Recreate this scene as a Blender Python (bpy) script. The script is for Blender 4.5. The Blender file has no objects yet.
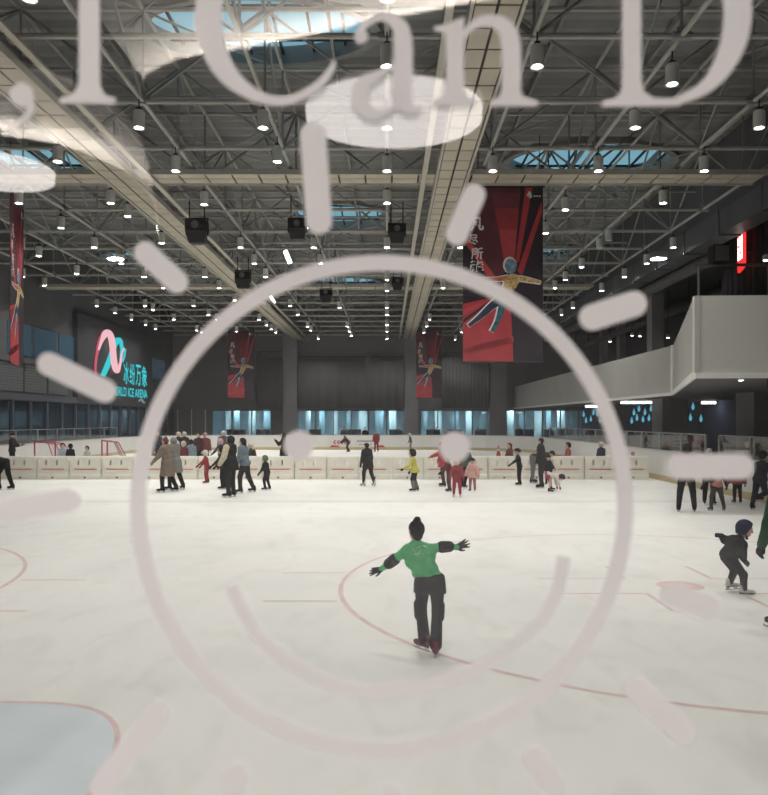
import bpy, bmesh, math, random
import numpy as np
from mathutils import Vector, Matrix, Euler

SC = bpy.context.scene
COL = SC.collection
PI = math.pi
R = math.radians
rng = random.Random(7)
CZ = 2.2                      # eye height above the ice
F = 760.0                     # focal length in pixels of the 768x795 frame
VX, VY = 387.0, 420.0         # vanishing point of the hall in the frame


def at_depth(px, py, d):
    return Vector(((px - VX) * d / F, d, CZ + (VY - py) * d / F))


def on_ice(px, py):
    d = F * CZ / (py - VY)
    return (px - VX) * d / F, d


# ------------------------------------------------------------------ materials
_m = {}


def mat(name, col, rough=0.6, metal=0.0, var=0.08, scale=6.0, bump=0.0, spec=0.3, emit=None, estr=0.0):
    if name in _m:
        return _m[name]
    m = bpy.data.materials.new(name)
    m.use_nodes = True
    nt = m.node_tree
    b = nt.nodes['Principled BSDF']
    b.inputs['Roughness'].default_value = rough
    b.inputs['Metallic'].default_value = metal
    b.inputs['Specular IOR Level'].default_value = spec
    tc = nt.nodes.new('ShaderNodeTexCoord')
    no = nt.nodes.new('ShaderNodeTexNoise')
    no.inputs['Scale'].default_value = scale
    no.inputs['Detail'].default_value = 4
    nt.links.new(tc.outputs['Object'], no.inputs['Vector'])
    rp = nt.nodes.new('ShaderNodeValToRGB')
    c0 = [max(0, c * (1 - var)) for c in col]
    c1 = [min(1, c * (1 + var)) for c in col]
    rp.color_ramp.elements[0].position = 0.3
    rp.color_ramp.elements[1].position = 0.7
    rp.color_ramp.elements[0].color = (*c0, 1)
    rp.color_ramp.elements[1].color = (*c1, 1)
    nt.links.new(no.outputs['Fac'], rp.inputs['Fac'])
    nt.links.new(rp.outputs['Color'], b.inputs['Base Color'])
    if bump:
        bp = nt.nodes.new('ShaderNodeBump')
        bp.inputs['Strength'].default_value = bump
        bp.inputs['Distance'].default_value = 0.02
        nt.links.new(no.outputs['Fac'], bp.inputs['Height'])
        nt.links.new(bp.outputs['Normal'], b.inputs['Normal'])
    if emit is not None:
        b.inputs['Emission Color'].default_value = (*emit, 1)
        b.inputs['Emission Strength'].default_value = estr
    _m[name] = m
    return m


def srgb(r, g, b):
    def f(c):
        c /= 255.0
        return c / 12.92 if c <= 0.04045 else ((c + 0.055) / 1.055) ** 2.4
    return (f(r), f(g), f(b))


def glass_mat(name, tint=(1, 1, 1), base=0.04, strength=1.0):
    """thin sheet glass: straight-through with a Schlick reflection on each face"""
    m = bpy.data.materials.new(name)
    m.use_nodes = True
    nt = m.node_tree
    nt.nodes.clear()
    out = nt.nodes.new('ShaderNodeOutputMaterial')
    tr = nt.nodes.new('ShaderNodeBsdfTransparent')
    tr.inputs['Color'].default_value = (*tint, 1)
    gl = nt.nodes.new('ShaderNodeBsdfGlossy')
    gl.inputs['Roughness'].default_value = 0.0
    lw = nt.nodes.new('ShaderNodeLayerWeight')
    lw.inputs['Blend'].default_value = 0.5
    pw = nt.nodes.new('ShaderNodeMath'); pw.operation = 'POWER'; pw.inputs[1].default_value = 5.0
    ml = nt.nodes.new('ShaderNodeMath'); ml.operation = 'MULTIPLY_ADD'
    ml.inputs[1].default_value = (1 - base) * strength
    ml.inputs[2].default_value = base * strength
    mx = nt.nodes.new('ShaderNodeMixShader')
    nt.links.new(lw.outputs['Facing'], pw.inputs[0])
    nt.links.new(pw.outputs[0], ml.inputs[0])
    nt.links.new(ml.outputs[0], mx.inputs['Fac'])
    nt.links.new(tr.outputs[0], mx.inputs[1])
    nt.links.new(gl.outputs[0], mx.inputs[2])
    nt.links.new(mx.outputs[0], out.inputs['Surface'])
    return m


def vinyl_mat():
    m = bpy.data.materials.new('frosted_vinyl')
    m.use_nodes = True
    nt = m.node_tree
    nt.nodes.clear()
    out = nt.nodes.new('ShaderNodeOutputMaterial')
    tc = nt.nodes.new('ShaderNodeTexCoord')
    no = nt.nodes.new('ShaderNodeTexNoise'); no.inputs['Scale'].default_value = 40
    rp = nt.nodes.new('ShaderNodeValToRGB')
    rp.color_ramp.elements[0].color = (0.655, 0.625, 0.615, 1)
    rp.color_ramp.elements[1].color = (0.685, 0.655, 0.645, 1)
    nt.links.new(tc.outputs['Object'], no.inputs['Vector'])
    nt.links.new(no.outputs['Fac'], rp.inputs['Fac'])
    d = nt.nodes.new('ShaderNodeBsdfDiffuse')
    t = nt.nodes.new('ShaderNodeBsdfTranslucent')
    nt.links.new(rp.outputs[0], d.inputs['Color'])
    nt.links.new(rp.outputs[0], t.inputs['Color'])
    mx = nt.nodes.new('ShaderNodeMixShader'); mx.inputs['Fac'].default_value = 0.55
    nt.links.new(d.outputs[0], mx.inputs[1]); nt.links.new(t.outputs[0], mx.inputs[2])
    nt.links.new(mx.outputs[0], out.inputs['Surface'])
    return m


def emit_mat(name, col, strength):
    m = bpy.data.materials.new(name)
    m.use_nodes = True
    nt = m.node_tree
    nt.nodes.clear()
    out = nt.nodes.new('ShaderNodeOutputMaterial')
    e = nt.nodes.new('ShaderNodeEmission')
    e.inputs['Color'].default_value = (*col, 1)
    e.inputs['Strength'].default_value = strength
    nt.links.new(e.outputs[0], out.inputs['Surface'])
    return m


def ice_mat():
    m = bpy.data.materials.new('skated_ice')
    m.use_nodes = True
    nt = m.node_tree
    b = nt.nodes['Principled BSDF']
    b.inputs['Roughness'].default_value = 0.5
    b.inputs['Specular IOR Level'].default_value = 0.22
    tc = nt.nodes.new('ShaderNodeTexCoord')
    # broad worn patches
    n1 = nt.nodes.new('ShaderNodeTexNoise'); n1.inputs['Scale'].default_value = 0.35; n1.inputs['Detail'].default_value = 6
    n1.inputs['Distortion'].default_value = 0.6
    # long skate scratches
    mp = nt.nodes.new('ShaderNodeMapping'); mp.inputs['Scale'].default_value = (1.4, 0.7, 1); mp.inputs['Rotation'].default_value = (0, 0, 0.6)
    n2 = nt.nodes.new('ShaderNodeTexNoise'); n2.inputs['Scale'].default_value = 1.6; n2.inputs['Detail'].default_value = 8
    n2.inputs['Distortion'].default_value = 1.2
    nt.links.new(tc.outputs['Object'], n1.inputs['Vector'])
    nt.links.new(tc.outputs['Object'], mp.inputs['Vector'])
    nt.links.new(mp.outputs[0], n2.inputs['Vector'])
    r1 = nt.nodes.new('ShaderNodeValToRGB')
    r1.color_ramp.elements[0].position = 0.30; r1.color_ramp.elements[0].color = (0.70, 0.695, 0.655, 1)
    r1.color_ramp.elements[1].position = 0.55; r1.color_ramp.elements[1].color = (0.775, 0.76, 0.71, 1)
    r2 = nt.nodes.new('ShaderNodeValToRGB')
    r2.color_ramp.elements[0].position = 0.28; r2.color_ramp.elements[0].color = (0.91, 0.91, 0.90, 1)
    r2.color_ramp.elements[1].position = 0.50; r2.color_ramp.elements[1].color = (1, 1, 1, 1)
    mx = nt.nodes.new('ShaderNodeMix'); mx.data_type = 'RGBA'; mx.blend_type = 'MULTIPLY'
    mx.inputs['Factor'].default_value = 1.0
    nt.links.new(n1.outputs['Fac'], r1.inputs['Fac']); nt.links.new(n2.outputs['Fac'], r2.inputs['Fac'])
    nt.links.new(r1.outputs[0], mx.inputs['A']); nt.links.new(r2.outputs[0], mx.inputs['B'])
    nt.links.new(mx.outputs['Result'], b.inputs['Base Color'])
    return m


# ------------------------------------------------------------------ mesh builder
class MB:
    def __init__(self):
        self.v = []
        self.f = []
        self.mi = []

    def add(self, vs, fs, mi=0):
        n = len(self.v)
        self.v += [tuple(p) for p in vs]
        self.f += [tuple(n + i for i in f) for f in fs]
        self.mi += [mi] * len(fs)
        return self

    def box(self, x0, x1, y0, y1, z0, z1, mi=0):
        vs = [(x0, y0, z0), (x1, y0, z0), (x1, y1, z0), (x0, y1, z0), (x0, y0, z1), (x1, y0, z1), (x1, y1, z1), (x0, y1, z1)]
        return self.add(vs, [(0, 3, 2, 1), (4, 5, 6, 7), (0, 1, 5, 4), (1, 2, 6, 5), (2, 3, 7, 6), (3, 0, 4, 7)], mi)

    def obox(self, c, ax, ay, az, mi=0):
        """box with centre c and three half-axis vectors"""
        c, ax, ay, az = Vector(c), Vector(ax), Vector(ay), Vector(az)
        vs = [c + sx * ax + sy * ay + sz * az for sz in (-1, 1) for sx, sy in ((-1, -1), (1, -1), (1, 1), (-1, 1))]
        return self.add(vs, [(0, 3, 2, 1), (4, 5, 6, 7), (0, 1, 5, 4), (1, 2, 6, 5), (2, 3, 7, 6), (3, 0, 4, 7)], mi)

    def tube(self, a, b, r, n=6, r2=None, caps=True, mi=0):
        a, b = Vector(a), Vector(b)
        r2 = r if r2 is None else r2
        d = (b - a)
        if d.length < 1e-6:
            return self
        d.normalize()
        u = d.orthogonal().normalized()
        w = d.cross(u)
        vs = []
        for p, rr in ((a, r), (b, r2)):
            for i in range(n):
                t = 2 * PI * i / n
                vs.append(p + (u * math.cos(t) + w * math.sin(t)) * rr)
        fs = [(i, (i + 1) % n, n + (i + 1) % n, n + i) for i in range(n)]
        if caps:
            fs.append(tuple(range(n - 1, -1, -1)))
            fs.append(tuple(range(n, 2 * n)))
        return self.add(vs, fs, mi)

    def path(self, pts, r, n=6, mi=0):
        for a, b in zip(pts[:-1], pts[1:]):
            self.tube(a, b, r, n, mi=mi)
        return self

    def lathe(self, prof, c=(0, 0, 0), n=20, mi=0):
        """profile [(r,z)] turned about z through c"""
        vs = []
        for r, z in prof:
            for i in range(n):
                t = 2 * PI * i / n
                vs.append((c[0] + r * math.cos(t), c[1] + r * math.sin(t), c[2] + z))
        fs = []
        for k in range(len(prof) - 1):
            for i in range(n):
                j = (i + 1) % n
                fs.append((k * n + i, k * n + j, (k + 1) * n + j, (k + 1) * n + i))
        fs.append(tuple(range(n - 1, -1, -1)))
        fs.append(tuple(range((len(prof) - 1) * n, len(prof) * n)))
        return self.add(vs, fs, mi)

    def prism(self, pts3, off, mi=0):
        """polygon of 3D points swept by the vector off"""
        n = len(pts3)
        off = Vector(off)
        a = [Vector(p) for p in pts3]
        vs = a + [p + off for p in a]
        fs = [tuple(range(n)), tuple(range(2 * n - 1, n - 1, -1))]
        fs += [(i, n + i, n + (i + 1) % n, (i + 1) % n) for i in range(n)]
        return self.add(vs, fs, mi)

    def build(self, name, m, parent=None, smooth=False, loc=None, fix=True):
        me = bpy.data.meshes.new(name)
        me.from_pydata(self.v, [], self.f)
        for x in (m if isinstance(m, (list, tuple)) else [m]):
            me.materials.append(x)
        if len(me.materials) > 1:
            me.polygons.foreach_set('material_index', self.mi)
        if fix:
            bm = bmesh.new(); bm.from_mesh(me)
            bmesh.ops.recalc_face_normals(bm, faces=bm.faces)
            bm.to_mesh(me); bm.free()
        if smooth:
            me.polygons.foreach_set('use_smooth', [True] * len(me.polygons))
        me.update()
        o = bpy.data.objects.new(name, me)
        COL.objects.link(o)
        if parent is not None:
            o.parent = parent
        if loc is not None:
            o.location = loc
        return o


def tag(o, label=None, cat=None, group=None, kind=None):
    if label: o['label'] = label
    if cat: o['category'] = cat
    if group: o['group'] = group
    if kind: o['kind'] = kind
    return o


def empty(name, loc=(0, 0, 0), rz=0.0, label=None, cat=None, group=None):
    o = bpy.data.objects.new(name, None)
    COL.objects.link(o)
    o.location = loc
    o.rotation_euler = (0, 0, rz)
    return tag(o, label, cat, group)


def copy_tree(o, parent=None):
    c = o.copy()
    COL.objects.link(c)
    c.parent = parent
    for ch in list(o.children):
        copy_tree(ch, c)
    return c


def structure(o):
    o['kind'] = 'structure'
    return o


def catmull(pts, k=8):
    pts = [np.array(p, float) for p in pts]
    if len(pts) < 3:
        return pts
    P = [2 * pts[0] - pts[1]] + pts + [2 * pts[-1] - pts[-2]]
    out = []
    for i in range(1, len(P) - 2):
        p0, p1, p2, p3 = P[i - 1:i + 3]
        for j in range(k):
            t = j / k
            out.append(0.5 * ((2 * p1) + (-p0 + p2) * t + (2 * p0 - 5 * p1 + 4 * p2 - p3) * t * t + (-p0 + 3 * p1 - 3 * p2 + p3) * t ** 3))
    out.append(pts[-1])
    return out


def ribbon2d(pts, k=8):
    """pts = (x, y, width) along a stroke -> closed outline"""
    c = catmull(pts, k)
    L, Rr = [], []
    for i, p in enumerate(c):
        a = c[max(0, i - 1)]; b = c[min(len(c) - 1, i + 1)]
        d = np.array([b[0] - a[0], b[1] - a[1]]); d /= max(1e-9, np.hypot(*d))
        n = np.array([-d[1], d[0]]) * p[2] * 0.5
        L.append((p[0] + n[0], p[1] + n[1])); Rr.append((p[0] - n[0], p[1] - n[1]))
    return L, Rr


def capsule2d(x0, y0, x1, y1, r, n=12):
    a = math.atan2(y1 - y0, x1 - x0)
    return [(x1 + r * math.cos(a - PI / 2 + PI * i / n), y1 + r * math.sin(a - PI / 2 + PI * i / n)) for i in range(n + 1)] + \
           [(x0 + r * math.cos(a + PI / 2 + PI * i / n), y0 + r * math.sin(a + PI / 2 + PI * i / n)) for i in range(n + 1)]


def strip_prism(mb, L, Rr, to3, off, mi=0):
    n = len(L)
    off = Vector(off)
    a = [Vector(to3(*p)) for p in L]; b = [Vector(to3(*p)) for p in Rr]
    vs = a + b + [p + off for p in a] + [p + off for p in b]
    fs = []
    for i in range(n - 1):
        fs.append((i, i + 1, n + i + 1, n + i))
        fs.append((2 * n + i, 3 * n + i, 3 * n + i + 1, 2 * n + i + 1))
        fs.append((i, 2 * n + i, 2 * n + i + 1, i + 1))
        fs.append((n + i, n + i + 1, 3 * n + i + 1, 3 * n + i))
    fs.append((0, n, 3 * n, 2 * n)); fs.append((n - 1, 3 * n - 1, 4 * n - 1, 2 * n - 1))
    mb.add(vs, fs, mi)


def text_geo(s, bold=0.0):
    """flat outline mesh of a string in the built-in font: vertices (x, y) scaled to a unit box, and faces"""
    cu = bpy.data.curves.new('lettering', 'FONT')
    cu.body = s
    cu.resolution_u = 3
    cu.offset = bold
    ob = bpy.data.objects.new('lettering', cu)
    COL.objects.link(ob)
    dg = bpy.context.evaluated_depsgraph_get()
    me = bpy.data.meshes.new_from_object(ob.evaluated_get(dg))
    vs = [(v.co.x, v.co.y) for v in me.vertices]
    fs = [tuple(p.vertices) for p in me.polygons]
    bpy.data.objects.remove(ob); bpy.data.curves.remove(cu); bpy.data.meshes.remove(me)
    if not vs:
        return [], []
    x0, x1 = min(v[0] for v in vs), max(v[0] for v in vs)
    y0, y1 = min(v[1] for v in vs), max(v[1] for v in vs)
    return [((x - x0) / max(1e-9, x1 - x0), (y - y0) / max(1e-9, y1 - y0)) for x, y in vs], fs


def add_text(mb, s, to3, x0, x1, y0, y1, mi=0, bold=0.0):
    vs, fs = text_geo(s, bold)
    if vs:
        mb.add([to3(x0 + (x1 - x0) * u, y0 + (y1 - y0) * w) for u, w in vs], fs, mi)


def ordinal(n):
    names = ['zeroth', 'first', 'second', 'third', 'fourth', 'fifth', 'sixth', 'seventh', 'eighth', 'ninth', 'tenth', 'eleventh', 'twelfth',
             'thirteenth', 'fourteenth', 'fifteenth', 'sixteenth', 'seventeenth', 'eighteenth', 'nineteenth', 'twentieth', 'twenty-first',
             'twenty-second', 'twenty-third', 'twenty-fourth', 'twenty-fifth']
    return names[n]

# ------------------------------------------------------------------ palette
M_ICE = ice_mat()
M_TUBE = mat('painted_steel', (0.38, 0.37, 0.34), 0.5, 0.0, 0.1, 3)
M_TUBE2 = mat('galvanised_steel', (0.27, 0.275, 0.27), 0.45, 0.1, 0.12, 5)
M_DECK = mat('roof_sheet', (0.25, 0.25, 0.245), 0.7, 0.0, 0.1, 0.6)
M_CREAM = mat('cream_panel', (0.45, 0.41, 0.33), 0.6, 0.0, 0.08, 1.2)
M_CREAMRAIL = mat('cream_rail', (0.43, 0.405, 0.345), 0.5, 0.0, 0.05, 2)
M_BLACK = mat('black_metal', (0.012, 0.012, 0.014), 0.55, 0.0, 0.2, 8)
M_DARKWALL = mat('dark_wall', (0.10, 0.101, 0.106), 0.8, 0.0, 0.12, 0.5)
M_FARWALL = mat('grey_wall', (0.21, 0.205, 0.207), 0.8, 0.0, 0.1, 0.4)
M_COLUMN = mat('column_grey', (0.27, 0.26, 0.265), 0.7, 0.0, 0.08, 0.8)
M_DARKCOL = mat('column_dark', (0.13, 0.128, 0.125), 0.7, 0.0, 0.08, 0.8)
M_NAVY = mat('navy_wall', (0.04, 0.05, 0.08), 0.95, 0.0, 0.15, 0.6)
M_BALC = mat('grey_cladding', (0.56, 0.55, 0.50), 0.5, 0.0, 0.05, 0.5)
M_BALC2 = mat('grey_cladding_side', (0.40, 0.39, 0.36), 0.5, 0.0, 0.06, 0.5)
M_WHITE = mat('white_paint', (0.75, 0.73, 0.69), 0.5, 0.0, 0.05, 3)
M_BOARD = mat('board_white', (0.72, 0.71, 0.68), 0.45, 0.0, 0.05, 0.8)
M_KICK = mat('kick_yellow', (0.52, 0.42, 0.24), 0.5, 0.0, 0.08, 1)
M_REDPAINT = mat('red_line', (0.60, 0.09, 0.08), 0.5, 0.0, 0.1, 4)
M_ICERED = mat('ice_red', (0.66, 0.49, 0.455), 0.5, 0.0, 0.12, 5)
M_ICEGREY = mat('ice_grey', (0.40, 0.41, 0.41), 0.5, 0.0, 0.12, 5)
M_ICEBLUE = mat('ice_blue', (0.60, 0.66, 0.68), 0.5, 0.0, 0.05, 2)
M_RUBBER = mat('rubber_floor', (0.06, 0.06, 0.065), 0.9, 0.0, 0.15, 2)
M_PLASTIC = mat('barrier_plastic', (0.80, 0.77, 0.67), 0.55, 0.0, 0.07, 4, bump=0.15)
M_GLASS = glass_mat('window_glass', (0.99, 0.99, 0.99), 0.085)
M_SHIELD = glass_mat('shield_glass', (0.95, 0.97, 0.97))
M_FARGLASS = glass_mat('far_glass', (0.80, 0.92, 0.96))
M_DARKGLASS = mat('dark_glazing', (0.02, 0.035, 0.055), 0.08, 0.0, 0.3, 0.7, spec=0.6)
M_VINYL = vinyl_mat()
M_CAN = mat('lamp_can', (0.60, 0.60, 0.57), 0.4, 0.1, 0.05, 6)
M_LENS = emit_mat('lamp_lens', (1.0, 0.97, 0.92), 40)
M_STRIP = emit_mat('strip_lamp', (1.0, 0.99, 0.97), 14)
M_BLUELAMP = emit_mat('blue_pendant', (0.10, 0.42, 0.58), 1.0)
M_CLOTHGREY = mat('grey_drape', (0.135, 0.132, 0.135), 0.9, 0.0, 0.08, 0.7)

YL, YR_, BX0, BX1, BY0, BY1 = -18.6, 19.0, -17.0, 10.0, 1.75, 56.0
YFAR = 66.0
ZDECK = 11.95

# ------------------------------------------------------------------ setting
o = structure(MB().box(BX0 - 0.05, BX1 + 0.05, BY0, BY1 + 0.05, -0.30, 0.0).build('floor_ice', M_ICE))
structure(MB().box(YL - 0.3, BX0 - 0.05, BY0, 71.5, -0.30, -0.005).box(BX1 + 0.05, YR_ + 0.3, BY0, 71.5, -0.30, -0.005)
          .box(BX0 - 0.05, BX1 + 0.05, BY1 + 0.05, 71.5, -0.30, -0.005).build('floor_surround', M_RUBBER))

# corrugated roof deck with elliptical skylight openings
SKY = [(-3.2, 19.0, 2.9, 1.6), (7.6, 28.6, 3.1, 2.1), (-2.3, 36.3, 2.3, 2.3), (-13.6, 28.6, 2.9, 2.0), (-15.0, 46.0, 2.3, 2.2),
       (-3.0, 53.6, 2.6, 2.2), (8.6, 44.0, 2.2, 2.2)]
deck = MB()
ys = np.arange(1.0, 66.3, 0.16)
for i in range(len(ys) - 1):
    y0, y1 = ys[i], ys[i + 1]
    z0, z1 = (ZDECK + (0.13 if (k // 2) % 2 else 0.0) for k in (i, i + 1))
    ym = 0.5 * (y0 + y1)
    cuts = []
    for cx, cy, rx, ry in SKY:
        t = 1 - ((ym - cy) / ry) ** 2
        if t > 0:
            cuts.append((cx - rx * math.sqrt(t), cx + rx * math.sqrt(t)))
    cuts.sort()
    x = YL - 0.2
    for a, b in cuts + [(YR_ + 0.2, None)]:
        if a > x:
            deck.add([(x, y0, z0), (a, y0, z0), (a, y1, z1), (x, y1, z1)], [(0, 3, 2, 1)])
            deck.add([(x, y0, z0 + 0.12), (a, y0, z0 + 0.12), (a, y1, z1 + 0.12), (x, y1, z1 + 0.12)], [(0, 1, 2, 3)])
        if b is not None:
            x = b
structure(deck.build('ceiling', M_DECK, fix=False))
for k, (cx, cy, rx, ry) in enumerate(SKY):
    n = 40
    ring = MB()
    bars = MB()
    e = lambda s, z, t: (cx + rx * s * math.cos(t), cy + ry * s * math.sin(t), z)
    vs = []
    for i in range(n):
        t = 2 * PI * i / n
        vs += [e(0.97, ZDECK - 0.12, t), e(1.06, ZDECK - 0.12, t), e(1.06, ZDECK + 0.35, t), e(0.97, ZDECK + 0.35, t)]
    fs = []
    for i in range(n):
        a, b = 4 * i, 4 * ((i + 1) % n)
        for q in range(4):
            fs.append((a + q, b + q, b + (q + 1) % 4, a + (q + 1) % 4))
    ring.add(vs, fs)
    rt = ring.build('window_%d' % (k + 2), M_DECK)
    structure(rt)
    x = -rx + 0.75
    while x < rx - 0.2:
        w = ry * math.sqrt(max(0, 1 - (x / rx) ** 2))
        bars.box(cx + x - 0.03, cx + x + 0.03, cy - w, cy + w, ZDECK + 0.12, ZDECK + 0.2)
        x += 0.85
    for yy in (-0.5, 0.5):
        w = rx * math.sqrt(1 - yy ** 2)
        bars.box(cx - w, cx + w, cy + yy * ry - 0.03, cy + yy * ry + 0.03, ZDECK + 0.12, ZDECK + 0.2)
    structure(bars.build('window_frame', M_BLACK, rt))

# side and far walls
wl = MB().box(YL - 0.3, YL, 1.0, YFAR + 0.3, 0, ZDECK)
structure(wl.build('wall_left', M_DARKWALL))
structure(MB().box(YR_, YR_ + 0.3, 1.0, 71.5, 0, ZDECK).build('wall_right', M_DARKWALL))
WIN = [(-15.2, -10.05), (-7.75, 1.5), (2.9, 8.95), (10.4, 18.2)]
wf = MB().box(YL, YR_, YFAR, YFAR + 0.3, 3.08, ZDECK).box(YL, YR_, YFAR, YFAR + 0.3, 0, 0.6)
edges = [YL] + [v for w in WIN for v in w] + [YR_]
for i in range(0, len(edges), 2):
    wf.box(edges[i], edges[i + 1], YFAR, YFAR + 0.3, 0.6, 3.08)
structure(wf.build('wall_far', M_FARWALL))
# horizontal reveal lines on the upper far wall
tr = MB()
for z in (3.35, 5.2, 7.0):
    tr.box(-9.0, 1.6, YFAR - 0.04, YFAR, z, z + 0.12)
structure(tr.build('trim_1', M_DARKWALL))
# far glass fronts
for k, (a, b) in enumerate(WIN):
    g = structure(MB().box(a, b, YFAR + 0.12, YFAR + 0.135, 0.6, 3.08).build('window_%d' % (20 + k), M_FARGLASS))
    mu = MB()
    nb = max(2, round((b - a) / 1.55))
    for i in range(nb + 1):
        x = a + (b - a) * i / nb
        mu.box(x - 0.04, x + 0.04, YFAR + 0.05, YFAR + 0.2, 0.6, 3.08)
    mu.box(a, b, YFAR + 0.05, YFAR + 0.2, 3.0, 3.08)
    structure(mu.build('window_frame', M_DARKWALL, g))
# dark doorway zone left of the first glass front
dr = MB()
for x in (-18.2, -17.0, -15.8):
    dr.box(x, x + 0.07, YFAR - 0.06, YFAR - 0.002, 0, 3.1)
structure(dr.build('door_1', M_WHITE))
# room behind the far glass
structure(MB().box(YL, YR_, 71.2, 71.5, 0, 3.6).build('wall_back', mat('pale_blue_wall', (0.55, 0.66, 0.70), 0.7, 0, 0.2, 0.6)))
structure(MB().box(YL, YR_, YFAR + 0.3, 71.2, 3.3, 3.6).build('ceiling_back', mat('pale_ceiling', (0.5, 0.52, 0.53), 0.8)))
# far columns
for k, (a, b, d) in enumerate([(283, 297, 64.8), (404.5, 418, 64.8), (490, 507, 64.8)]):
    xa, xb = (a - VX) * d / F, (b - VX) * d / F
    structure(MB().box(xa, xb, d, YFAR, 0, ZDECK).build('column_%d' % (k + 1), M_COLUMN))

# left wall bays: dark glazing low down, perforated panels, bluish windows above
gz = MB()
y = 30.0
while y < 64.5:
    gz.box(YL, YL + 0.05, y, y + 1.75, 1.15, 3.15)
    y += 1.9
structure(gz.build('window_30', M_DARKGLASS))
gz = MB()
y = 30.0
while y < 64.5:
    gz.box(YL, YL + 0.16, y + 1.75, y + 1.9, 0.0, 3.3)
    y += 1.9
structure(gz.build('trim_2', mat('blue_grey_mullion', (0.09, 0.11, 0.14), 0.5)))
structure(MB().box(YL, YL + 0.25, 28, 65.8, 3.2, 3.55).build('trim_3', mat('beam_blue_grey', (0.075, 0.08, 0.095), 0.6)))
structure(MB().box(YL, YL + 0.2, 28, 65.8, 5.1, 5.4).build('trim_4', M_DARKWALL))
gz = MB()
for a, b in ((37.2, 39.6), (40.0, 42.6), (43.0, 45.6), (60.2, 63.5)):
    gz.box(YL, YL + 0.06, a, b, 5.5, 7.1)
structure(gz.build('window_31', mat('blue_lit_window', (0.04, 0.08, 0.12), 0.2, emit=(0.10, 0.20, 0.27), estr=0.16)))
for a in (36.2, 38.9, 41.6):                      # perforated screens, not vents: strips with round-ish gaps
    ps = MB()
    for iz in range(10):
        for iy in range(16):
            ps.box(YL + 0.05, YL + 0.09, a + iy * 0.155, a + iy * 0.155 + 0.10, 3.65 + iz * 0.14, 3.65 + iz * 0.14 + 0.09)
    for iz in range(11):
        ps.box(YL + 0.03, YL + 0.055, a, a + 2.5, 3.63 + iz * 0.14 - 0.02, 3.63 + iz * 0.14)
    t = ps.build('perforated_screen', mat('screen_metal', (0.20, 0.21, 0.22), 0.5))
    tag(t, 'perforated grey metal screen on the dark side wall, %s from the glass' % ordinal(int((a - 36.2) / 2.7 + 1.5)), 'screen', 'perforated screens on the side wall')

# ------------------------------------------------------------------ rink boards
def rounded(off, r=7.0, n=10):
    x0, x1, y0, y1 = BX0 - off, BX1 + off, BY0 - off * 0.0, BY1 + off
    r = r + off
    pts = [(x1, y0)]
    for i in range(n + 1):
        t = PI / 2 * i / n
        pts.append((x1 - r + r * math.cos(t), y1 - r + r * math.sin(t)))
    for i in range(n + 1):
        t = PI / 2 + PI / 2 * i / n
        pts.append((x0 + r + r * math.cos(t), y1 - r + r * math.sin(t)))
    pts.append((x0, y0))
    return pts


def wall_band(inner, outer, z0, z1):
    m = MB()
    n = len(inner)
    vs = [(x, y, z0) for x, y in inner] + [(x, y, z0) for x, y in outer] + [(x, y, z1) for x, y in inner] + [(x, y, z1) for x, y in outer]
    fs = []
    for i in range(n - 1):
        fs += [(i, i + 1, 2 * n + i + 1, 2 * n + i), (n + i, 3 * n + i, 3 * n + i + 1, n + i + 1),
               (2 * n + i, 2 * n + i + 1, 3 * n + i + 1, 3 * n + i), (i, n + i, n + i + 1, i + 1)]
    fs += [(0, 2 * n, 3 * n, n), (n - 1, 2 * n - 1, 4 * n - 1, 3 * n - 1)]
    return m.add(vs, fs)


rb = empty('rink_board', (0, 0, 0), 0, 'white dasher board with a yellow kick strip running round the ice', 'rink board')
wall_band(rounded(0.0), rounded(0.12), 0.0, 1.06).build('board_panel', M_BOARD, rb)
wall_band(rounded(-0.015), rounded(-0.001), 0.0, 0.2).build('kick_strip', M_KICK, rb)
wall_band(rounded(-0.02), rounded(0.14), 1.06, 1.10).build('cap_rail', mat('cap_rail', (0.5, 0.5, 0.48), 0.4), rb)
# sponsor print on the far boards: red arrow heads, dark red corner shapes and a line of small marks
pr = MB()
P0 = lambda px, py: at_depth(px, py, BY1 - 0.012)
for k in range(5):
    x = 333 + k * 3.4
    for s in (-1, 1):
        pr.prism([P0(x, 442.3), P0(x + 1.6, 442.3), P0(x + 3.6, 442.3 + s * 2.2), P0(x + 2.0, 442.3 + s * 2.2)], (0, 0.01, 0))
pr.build('sponsor_print', mat('print_red', (0.5, 0.05, 0.06), 0.5), rb)
pr = MB()
pr.prism([P0(328, 448.2), P0(332, 445.2), P0(338, 445.6), P0(342, 448.2)], (0, 0.01, 0))
pr.build('sponsor_print', mat('print_red', (0.5, 0.05, 0.06), 0.5), rb)
pr = MB()
pr.prism([P0(372, 448.2), P0(378, 445.6), P0(383, 445.2), P0(386, 448.2)], (0, 0.01, 0))
pr.build('sponsor_print', mat('print_red', (0.5, 0.05, 0.06), 0.5), rb)
pr = MB()
for k in range(9):
    x = 357 + k * 1.9
    pr.prism([P0(x, 440.4), P0(x + 1.3, 440.4), P0(x + 1.3, 441.8), P0(x, 441.8)], (0, 0.01, 0))
pr.build('sponsor_lettering', mat('print_dark', (0.12, 0.12, 0.13), 0.5), rb)
pr = MB()
for k in range(6):
    x = 359 + k * 2.2
    pr.prism([P0(x, 444.0), P0(x + 1.6, 444.0), P0(x + 1.6, 444.7), P0(x, 444.7)], (0, 0.01, 0))
pr.build('sponsor_lettering', mat('print_dark', (0.12, 0.12, 0.13), 0.5), rb)

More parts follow.
